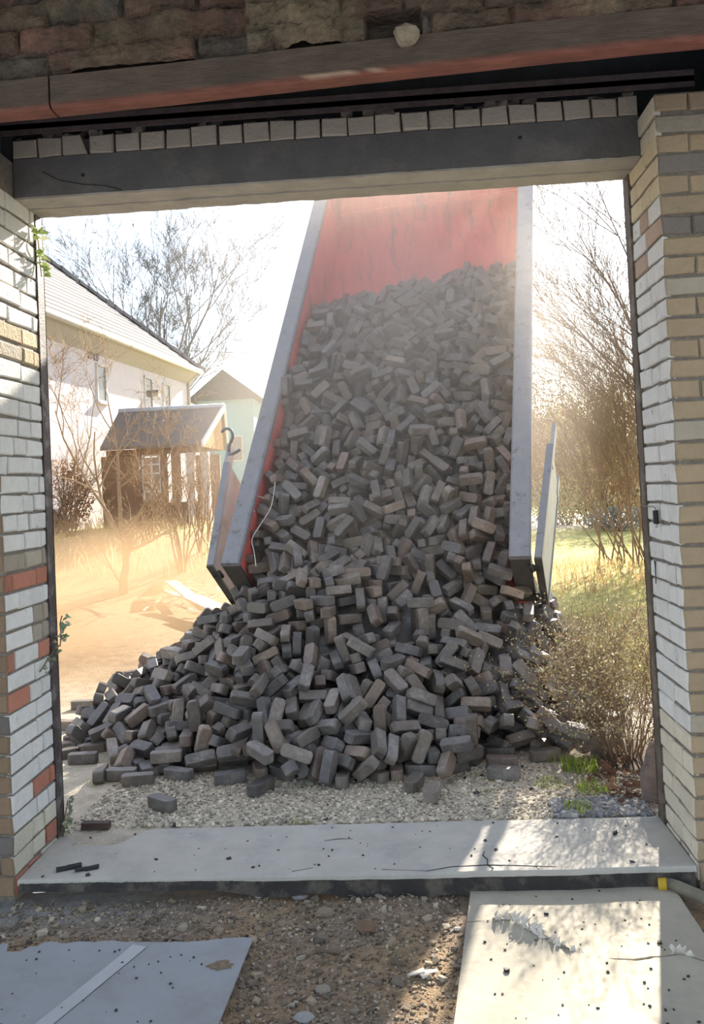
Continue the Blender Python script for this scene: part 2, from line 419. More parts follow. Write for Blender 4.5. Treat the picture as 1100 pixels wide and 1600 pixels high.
def lump(b, c, r, tint=(1, 1, 1), sq=(1, 1, 1), n=10, rough=.25, seed=0, ax=None):
    vs = []; m = n // 2 + 1
    for j in range(m + 1):
        th = math.pi * j / m
        for i in range(n):
            ph = 2 * math.pi * i / n
            d = Vector((math.sin(th) * math.cos(ph), math.sin(th) * math.sin(ph), math.cos(th)))
            k = 1 + rough * noise.noise(d * 1.7 + Vector((seed * 3.7, seed, 1)))
            p = Vector((d.x * sq[0], d.y * sq[1], d.z * sq[2])) * (r * k)
            if ax: p = ax[0] * p.x + ax[1] * p.y + ax[2] * p.z
            vs.append(Vector(c) + p)
    fs = [(j * n + i, (j + 1) * n + i, (j + 1) * n + (i + 1) % n, j * n + (i + 1) % n) for j in range(m) for i in range(n)]
    b.add(vs, fs, tint, False)
sp = atY(635, 54, -.73)
lump(st_, sp, .042, (.30, .25, .18), (1.0, .9, .85), 8, .3, 3)
tag(st_.build('stone', mat('loose stone', (1, 1, 1), .95, .25, 20, .8, 60, tint=True), loc=sp), 'pale loose stone sticking out of a dark gap above the overhead beam', 'stone')
b = MB(); b.mm(-1.2, 4.2, -.55, .47, 3.62, 3.74)
b.mm(-1.2, 4.2, -5.2, -.52, 3.30, 3.42)
struct(b.build('ceiling', mat('dark ceiling', (.05, .045, .042), .95, .3, 5, .4, 30)))

# ------------------------------------------------------------------ doorway slab and what lies on the floor
slm = mat('slab concrete', (0.47, 0.445, 0.395), .9, .14, 5, .35, 45, col2=(.36, .35, .33), c2scale=3.5, c2lo=.5, c2hi=.7)
def near_edge(x):
    e = -.012 + .01 * fbm((x, 0, 5), 2.5) + .006 * fbm((x, 3, 5), 9)
    return e + .035 * sst(.9, .2, x) * 0
b = MB(); nx = 120; vs = []
for i in range(nx):
    x = .012 + (X1 - .024) * i / (nx - 1)
    far = .50 if x > .42 else (.33 + .17 * sst(.28, .42, x) if x > .1 else .44)
    far += .006 * fbm((x, 8, 5), 8); nr = near_edge(x)
    for y, z in ((nr, -.018), (nr, -.004), (nr + .006, 0.003 + .002 * fbm((x, 1, 2), 5)), (far - .005, .003), (far, -.003), (far, -.018)):
        vs.append((x, y, z))
m = 6
b.add(vs, [(i * m + q, i * m + m + q, i * m + m + q + 1, i * m + q + 1) for i in range(nx - 1) for q in range(m - 1)] + [tuple(range(m))[::-1], tuple(range((nx - 1) * m, nx * m))])
slab = empty('threshold_slab', (1.3, .24, -.09), 'pale concrete slab across the doorway between the two brick jambs', 'slab')
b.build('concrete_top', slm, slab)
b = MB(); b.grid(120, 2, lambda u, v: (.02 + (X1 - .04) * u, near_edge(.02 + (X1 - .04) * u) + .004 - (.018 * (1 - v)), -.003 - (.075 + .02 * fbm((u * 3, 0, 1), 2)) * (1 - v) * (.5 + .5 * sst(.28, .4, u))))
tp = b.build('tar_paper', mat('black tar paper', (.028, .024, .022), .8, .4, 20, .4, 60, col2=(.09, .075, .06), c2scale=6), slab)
b = MB()
for pts in ([(1.62, -.004), (1.72, .03), (1.86, .04), (1.98, .028), (2.12, .012)], [(1.86, .04), (1.88, .01), (1.87, -.012)], [(1.86, .04), (1.865, .09), (1.85, .13), (1.86, .17)], [(2.04, .025), (2.05, -.008)], [(1.1, .02), (1.18, .05)], [(1.45, .02), (1.62, .0)],
            [(1.20, .315), (1.26, .33), (1.32, .328)]):
    b.tube([(x, y, .0032) for x, y in pts], [.0015] + [.0025] * (len(pts) - 2) + [.001], 4)
b.build('crack', mat('dark hole'), slab)
b = MB()
for x, y in ((.17, .08), (.20, .10), (.24, .07), (.28, .085)):
    b.box((x, y, .008), (U(.02, .035), U(.008, .016), .005), (Vector((.9, .4, 0)), Vector((-.4, .9, 0)), ez), (1, 1, 1), .004)
fl = b.build('mortar_flake', mat('dark hole'), loc=(.2, .08, .004))
tag(fl, 'thin dark flakes of mortar fallen on the slab at the left jamb', 'flake')

# left sheet
blu = mat('grey sheet', (0.31, 0.32, 0.335), .75, .10, 3, .15, 30, col2=(.26, .255, .25), c2scale=4, c2lo=.5, c2hi=.72)
sh = empty('floor_sheet', (.5, -.6, -.075), 'blue-grey flooring sheet with a torn far edge, at the lower left', 'sheet')
def lsz(x, y):
    return -.062 + .004 * fbm((x, y, 2), 2.4) + .010 * sst(-.45, -.37, y) * abs(fbm((x, 0, 3), 9)) + .006 * sst(.85, 1.0, x)
def lsx(v): return 1.012 + .02 * 0 - .055 * (1 - v) * .8
def lse(u): return -.372 + .012 * fbm((u * 3, 0, 6), 3) - (.05 if .505 < u < .55 else 0) - (.025 if .55 <= u < .575 else 0)
def lp(u, v):
    x = -.75 + (lsx(v) + .75) * u; y = -1.6 + (lse(u) + 1.6) * v
    return Vector((x, y, lsz(x, y)))
b = MB(); b.grid(110, 60, lp); n0 = len(b.v)
b.grid(110, 60, lambda u, v: lp(u, v) - Vector((0, 0, .005)))
b.grid(110, 2, lambda u, v: lp(u, 1) - Vector((0, 0, .005 * v)))
b.grid(2, 60, lambda u, v: lp(1, v) - Vector((0, 0, .005 * u)))
b.build('sheet_top', blu, sh)
b = MB(); p0 = Vector((.62, -.40)); p1 = Vector((.40, -1.05)); pd = (p1 - p0).normalized(); pn = Vector((pd.y, -pd.x))
def tape(u, v):
    q = p0.lerp(p1, v) + pn * ((u - .5) * .055); return Vector((q.x, q.y, lsz(q.x, q.y) + .0025))
b.grid(4, 40, tape); b.build('tape_strip', mat('pale tape', (.42, .43, .44), .6, .08, 8, .1, 30), sh)
b = MB(); lp_ = []
for k in range(18):
    a = 2 * math.pi * k / 18; r_ = U(.55, 1.15); x, y = .935 + .045 * r_ * math.cos(a), -.545 + .028 * r_ * math.sin(a); lp_.append((x, y, lsz(x, y) + .0035))
b.prism(lp_, (0, 0, -.003)); b.build('torn_patch', mat('torn brown backing', (.22, .16, .105), .95, .4, 60, .6, 90), sh)

# right sheet, torn across
bei = mat('worn beige sheet', (0.44, 0.40, 0.315), .85, .12, 4, .25, 35, col2=(.34, .315, .26), c2scale=3.2, c2lo=.5, c2hi=.7)
shr = empty('floor_sheet', (2.1, -.5, -.075), 'worn beige flooring sheet with a ragged tear across it, at the lower right', 'sheet')
crk = [(1.76, -.262), (1.83, -.265), (1.90, -.285), (1.97, -.36), (2.04, -.435), (2.13, -.49), (2.21, -.525), (2.28, -.535), (2.33, -.52), (2.5, -.56), (2.75, -.60)]
def crack_y(x):
    if x <= crk[0][0]: return crk[0][1]
    for (a, c), (d, e) in zip(crk, crk[1:]):
        if x <= d: return c + (e - c) * (x - a) / (d - a) + .004 * fbm((x, 0, 2), 30)
    return crk[-1][1]
def rz(x, y):
    d = y - crack_y(x)
    z = -.066 + .003 * fbm((x, y, 7), 2.5)
    bu = math.exp(-((x - 1.93) / .09) ** 2)
    z += bu * (.020 * math.exp(-(d / .05) ** 2) if d > 0 else .030 * math.exp(-(d / .06) ** 2))
    z += .02 * math.exp(-((x - 2.42) / .05) ** 2) * math.exp(-(d / .05) ** 2)
    return z
def gapw(x): return .0055 + .016 * math.exp(-((x - 1.95) / .07) ** 2)
def rl_(y): return 1.795 + (y - .041) * .128
def rr_(y): return 2.525 + .02 * sst(0, -.1, y) - .02 * sst(-.4, -.9, y)
def far_part(u, v):
    x = rl_(0) + (rr_(0) - rl_(0)) * u
    y0 = crack_y(x) + gapw(x); y1 = .04 - .055 * u + .006 * fbm((x, 1, 1), 6)
    y = y0 + (y1 - y0) * v; x = rl_(y) + (rr_(y) - rl_(y)) * u
    return Vector((x, y, rz(x, y)))
def near_part(u, v):
    x = rl_(-.6) + (rr_(-.6) - rl_(-.6)) * u
    y1 = crack_y(x) - gapw(x); y = -1.7 + (y1 + 1.7) * v
    x = rl_(y) + (rr_(y) - rl_(y)) * u
    return Vector((x, y, rz(x, y)))
dz = Vector((0, 0, .006))
b = MB()
for fn, (a, c) in ((far_part, (80, 40)), (near_part, (80, 70))):
    b.grid(a, c, fn); b.grid(a, c, lambda u, v: fn(u, v) - dz)
    for vv in (0, 1): b.grid(a, 2, lambda u, v: fn(u, vv) - dz * v)
    for uu in (0, 1): b.grid(2, c, lambda u, v: fn(uu, v) - dz * u)
b.build('sheet_top', bei, shr)
fibm = mat('white torn fibre', (.66, .62, .55), .9, .15, 40)
b = MB()
for k in range(95):
    x = random.gauss(1.955, .06); y = crack_y(x); s_ = random.choice((-1, 1))
    p = Vector((x, y + s_ * (gapw(x) + .004), rz(x, y + s_ * .01) + .001)); d = Vector((U(-.02, .035), -s_ * U(.008, .045), U(.002, .02)))
    b.add([p + Vector((-.008, 0, -.002)), p + Vector((.010, 0, -.001)), p + d + Vector((.003, 0, .001)), p + d * .5 + Vector((-.008, 0, .005))], [(0, 1, 2, 3)])
b.build('torn_fibre', fibm, shr)
b = MB()
for k in range(16):
    x = random.gauss(2.42, .025); y = crack_y(x); p = Vector((x, y, rz(x, y))); d = Vector((U(-.02, .02), U(-.02, .02), U(.004, .03)))
    b.add([p + Vector((-.010, 0, 0)), p + Vector((.012, 0, .001)), p + d + Vector((.006, 0, 0)), p + d * .6 + Vector((-.010, 0, .002))], [(0, 1, 2, 3)])
b.build('torn_fibre', fibm, shr)

# corrugated hose
hp = [atZ(1029, 1382, -.055), atZ(1050, 1383, -.052), atZ(1078, 1394, -.05), atZ(1110, 1409, -.05), atZ(1160, 1440, -.05), atZ(1260, 1490, -.05)]
hose = empty('corrugated_hose', hp[0], 'ribbed grey drain hose with a yellow end beside the right pillar', 'hose')
def spline(pts, n):
    out = []
    P = [pts[0]] + list(pts) + [pts[-1]]
    for i in range(1, len(P) - 2):
        for k in range(n):
            t = k / n; a, bb, c, d = P[i - 1], P[i], P[i + 1], P[i + 2]
            out.append(0.5 * ((2 * bb) + (c - a) * t + (2 * a - 5 * bb + 4 * c - d) * t * t + (3 * bb - a - 3 * c + d) * t ** 3))
    out.append(P[-2]); return out
hs = spline(hp, 60); b = MB(); ln = 0; rad = []
for i, p in enumerate(hs):
    if i: ln += (p - hs[i - 1]).length
    rad.append(.0205 + .0028 * math.sin(ln / .0085 * 2 * math.pi))
ic = 42
b.tube(hs[ic:], rad[ic:], 16, cap=False); b.build('ribbed_tube', mat('hose plastic', (.26, .235, .17), .55, .15, 20, .1, 50), hose)
b = MB(); b.tube(hs[:ic + 1], [.0235 + .001 * math.sin(i * .9) for i in range(ic + 1)], 16, cap=False); b.tube(hs[1:ic], .019, 16, cap=True)
b.build('end_cuff', mat('yellow plastic', (.62, .40, .03), .5, .12, 10), hose)

# ------------------------------------------------------------------ tipped truck
TU = Vector((0.12929251, 0.60233785, 0.78770081)).normalized(); TL = Vector((0.97772915, -0.20987068, 0)).normalized(); TN = TL.cross(TU).normalized()
TT = Vector((1.343, 2.41, 1.02)); WH = .55; BL = 4.45; TF = Vector((-TL.y, TL.x, 0))
def bp(a, u, n): return TT + TL * a + TU * u + TN * n          # n = 0 at the rail top, -WH at the bed floor
TAX = (TL, TU, TN)
truck = empty('dump_truck', (TT.x + TF.x * 2, TT.y + TF.y * 2, 0), 'red dump truck seen from behind with its bed tipped high, pouring briquettes', 'truck')
redm = mat('red bed paint', (0.70, 0.135, 0.115), .6, .18, 5, .12, 30, col2=(.22, .11, .10), c2scale=3.6, c2lo=.54, c2hi=.72, stretch=(3, .6, .6))
railm = mat('worn grey rail paint', (0.235, 0.24, 0.265), .5, .15, 9, .15, 60, col2=(.15, .14, .14), c2scale=14, c2lo=.56, c2hi=.66)
gatem = mat('grey gate paint', (0.36, 0.37, 0.38), .5, .15, 9, .15, 60, col2=(.27, .25, .21), c2scale=6, c2lo=.5, c2hi=.7)
dks = mat('dark chassis steel', (.03, .03, .03), .6, .3, 12, .2, 60)
b = MB(); b.box(bp(0, BL / 2, -WH - .03), (.99, BL / 2, .03), TAX)
for k in range(9): b.box(bp(0, .25 + k * .5, -WH - .10), (.95, .04, .04), TAX)
b.build('bed_floor', redm, truck)
for s_ in (-1, 1):
    b = MB(); b.box(bp(s_ * .965, BL / 2, -WH / 2 - .02), (.038, BL / 2, WH / 2 - .025), TAX)
    b.build('side_wall', redm, truck)
    b = MB()
    prof = [(-.068, -.045), (.068, -.045), (.068, -.012), (.056, 0), (-.056, 0), (-.068, -.012)]
    b.prism([bp(s_ * .985 + a, -.02, n) for a, n in prof], TU * (BL + .03)); b.build('top_rail', railm, truck)
    b = MB(); b.box(bp(s_ * .985, -.012, -WH / 2 - .02), (.062, .012, WH / 2 - .02), TAX); b.build('rear_post', dks if 0 else mat('dusty rear post', (.075, .07, .06), .8, .3, 10, .2, 60), truck)
b = MB(); b.box(bp(0, BL - .04, -WH / 2 + .06), (.93, .03, WH / 2 + .06), TAX); b.box(bp(0, BL - .08, -.14), (.93, .012, .03), TAX); b.box(bp(0, BL - .08, -.36), (.93, .012, .025), TAX)
b.build('front_board', redm, truck)
# two half gates swung back along the bed sides
def gate(s_, ang, off):
    ca, sa = math.cos(ang), math.sin(ang)
    gu = TU * ca + TL * (s_ * sa); gl = (TL * ca - TU * (s_ * sa)); o = bp(s_ * off, -.03, -.0)
    ax = (gl, gu, TN)
    P = lambda a, u, n: o + gl * a + gu * u + TN * n
    b = MB(); b.box(P(0, .46, -.29), (.016, .46, .275), ax)
    g = b.build('tailgate', gatem, truck)
    b = MB()
    b.box(P(0, .46, -.02), (.024, .46, .02), ax); b.box(P(0, .46, -.56), (.024, .46, .02), ax)
    b.build('gate_rim', railm, g)
    b = MB(); b.box(P(0, -.008, -.29), (.024, .008, .29), ax); b.build('hinge_edge', mat('dusty rear post'), g)
    b = MB(); b.box(P(s_ * .012, .95, -.06), (.012, .17, .05), ax); b.box(P(s_ * .012, .93, -.50), (.012, .07, .04), ax)
    b.build('latch_bar', gatem, g)
    for n_ in (-.1, -.45):
        b = MB(); b.tube([P(-s_ * .045, -.02, n_ - .03), P(-s_ * .045, -.02, n_ + .03)], .018, 8); b.box(P(-s_ * .02, -.02, n_), (.03, .012, .02), ax); b.build('hinge', dks, g)
    if s_ < 0:
        b = MB(); pts = [P(.0, 1.02, -.02), P(.015, 1.05, .03), P(.06, 1.08, .09), P(.05, 1.13, .12), P(0, 1.15, .12), P(-.03, 1.14, .1)]
        b.tube(spline(pts, 6), .012, 8); pts = [P(.0, 1.02, -.02), P(.02, .98, .02), P(.06, .97, .03), P(.11, 1.0, .03)]
        b.tube(spline(pts, 6), .012, 8); b.build('lock_handle', mat('grey lock steel', (.17, .18, .19), .5, .2, 20), g)
gate(-1, R(5.5), 1.125); gate(1, R(5.0), 1.10)
# chassis, wheels and cab (mostly behind the load)
CAX = (TL, TF, Vector((0, 0, 1)))
def cp(a, f, z): q = bp(0, 0, -WH); return Vector((q.x + TL.x * a + TF.x * f, q.y + TL.y * a + TF.y * f, z))
b = MB()
for s_ in (-1, 1): b.box(cp(s_ * .38, 2.1, .56), (.05, 2.2, .06), CAX)
for f_ in (.3, 1.2, 2.2, 3.2, 4.1): b.box(cp(0, f_, .55), (.38, .04, .05), CAX)
b.tube([cp(0, 1.6, .62), bp(0, 2.35, -WH - .08)], [.075, .05], 12)
b.tube([cp(-.9, 1.3, .40), cp(.9, 1.3, .40)], .06, 8); b.tube([cp(-.6, 3.5, .40), cp(.6, 3.5, .40)], .05, 8)
b.build('chassis', dks, truck)
rub = mat('tyre rubber', (.02, .02, .02), .9, .2, 20, .3, 50)
for f_, ww in ((1.3, .72), (3.5, .60)):
    for s_ in (-1, 1):
        b = MB()
        prof = [(-.11, .22), (-.13, .34), (-.10, .395), (.10, .395), (.13, .34), (.11, .22)]
        K = 28; vs = []
        for i in range(K):
            an = 2 * math.pi * i / K
            for (w, r_) in prof:
                vs.append(cp(s_ * ww + w, f_, .395) + TF * (r_ * math.cos(an)) + Vector((0, 0, 1)) * (r_ * math.sin(an)))
        m = len(prof)
        b.add(vs, [(i * m + q, i * m + (q + 1) % m, ((i + 1) % K) * m + (q + 1) % m, ((i + 1) % K) * m + q) for i in range(K) for q in range(m)], (1, 1, 1), True)
        w_ = b.build('wheel', rub, truck)
        b = MB(); b.tube([cp(s_ * ww - s_ * .05, f_, .395), cp(s_ * ww + s_ * .07, f_, .395), cp(s_ * ww + s_ * .10, f_, .395)], [.215, .215, .12], 20, smooth=False); b.build('rim', mat('rim steel', (.25, .25, .25), .5), w_)
b = MB()
prof = [(2.95, .55), (4.2, .55), (4.2, 1.2), (4.0, 1.85), (3.7, 1.95), (2.95, 1.92)]
b.prism([cp(-.80, f_, z) for f_, z in prof], TL * 1.45); cb = b.build('cab', mat('cab paint', (.45, .09, .06), .4, .08, 4), truck)
b = MB(); b.box(cp(-.07, 2.945, 1.6), (.5, .006, .2), CAX)
for s_ in (-1, 1): b.box(cp(-.075 + s_ * .727, 3.5, 1.55), (.006, .35, .2), CAX)
b.build('cab_window', mat('dark glass', (.02, .025, .03), .1), cb)

# ------------------------------------------------------------------ briquettes
BLN, BWD, BHT = .165, .066, .056
def briq_geo(seed):
    rnd = random.Random(seed)
    hx, hy, hz = BLN / 2, BWD / 2, BHT / 2
    c = .017; e = .0032
    def loop(i):
        x, y, cc = hx - i, hy - i, c - i * .4
        return [(x, -y + cc), (x, y - cc), (x - cc * .35, y - cc * .3), (x - cc * 1.05, y), (-x + cc * 1.05, y), (-x + cc * .35, y - cc * .3), (-x, y - cc), (-x, -y + cc), (-x + cc * .35, -y + cc * .3), (-x + cc * 1.05, -y), (x - cc * 1.05, -y), (x - cc * .35, -y + cc * .3)]
    vs = []
    for i, z in ((e, -hz), (0, -hz + e), (0, hz - e), (e, hz)):
        for (x, y) in loop(i): vs.append((x + rnd.uniform(-.0012, .0012), y + rnd.uniform(-.0012, .0012), z + rnd.uniform(-.0008, .0008)))
    n = 12
    fs = [tuple(range(n))[::-1], tuple(range(3 * n, 4 * n))] + [(k * n + i, k * n + (i + 1) % n, (k + 1) * n + (i + 1) % n, (k + 1) * n + i) for k in range(3) for i in range(n)]
    # pressed groove down the top face
    return vs, fs
bqm = mat('brown coal briquette', (0.135, 0.122, 0.112), .5, .35, 18, .35, 90, tint=True, rnd=.38, spec=.7, col2=(.22, .20, .18), c2scale=9, c2lo=.5, c2hi=.75, bdist=.004)
VAR = []
for k in range(6):
    vs, fs = briq_geo(k); b = MB(); t = [(1, 1, 1), (1.25, 1.15, 1.05), (.8, .8, .82), (1.35, 1.1, .95), (.95, .97, 1.05), (1.1, 1.02, .95)][k]
    b.add(vs, fs, t); VAR.append((vs, fs, t, b.mesh('briquette', bqm)))
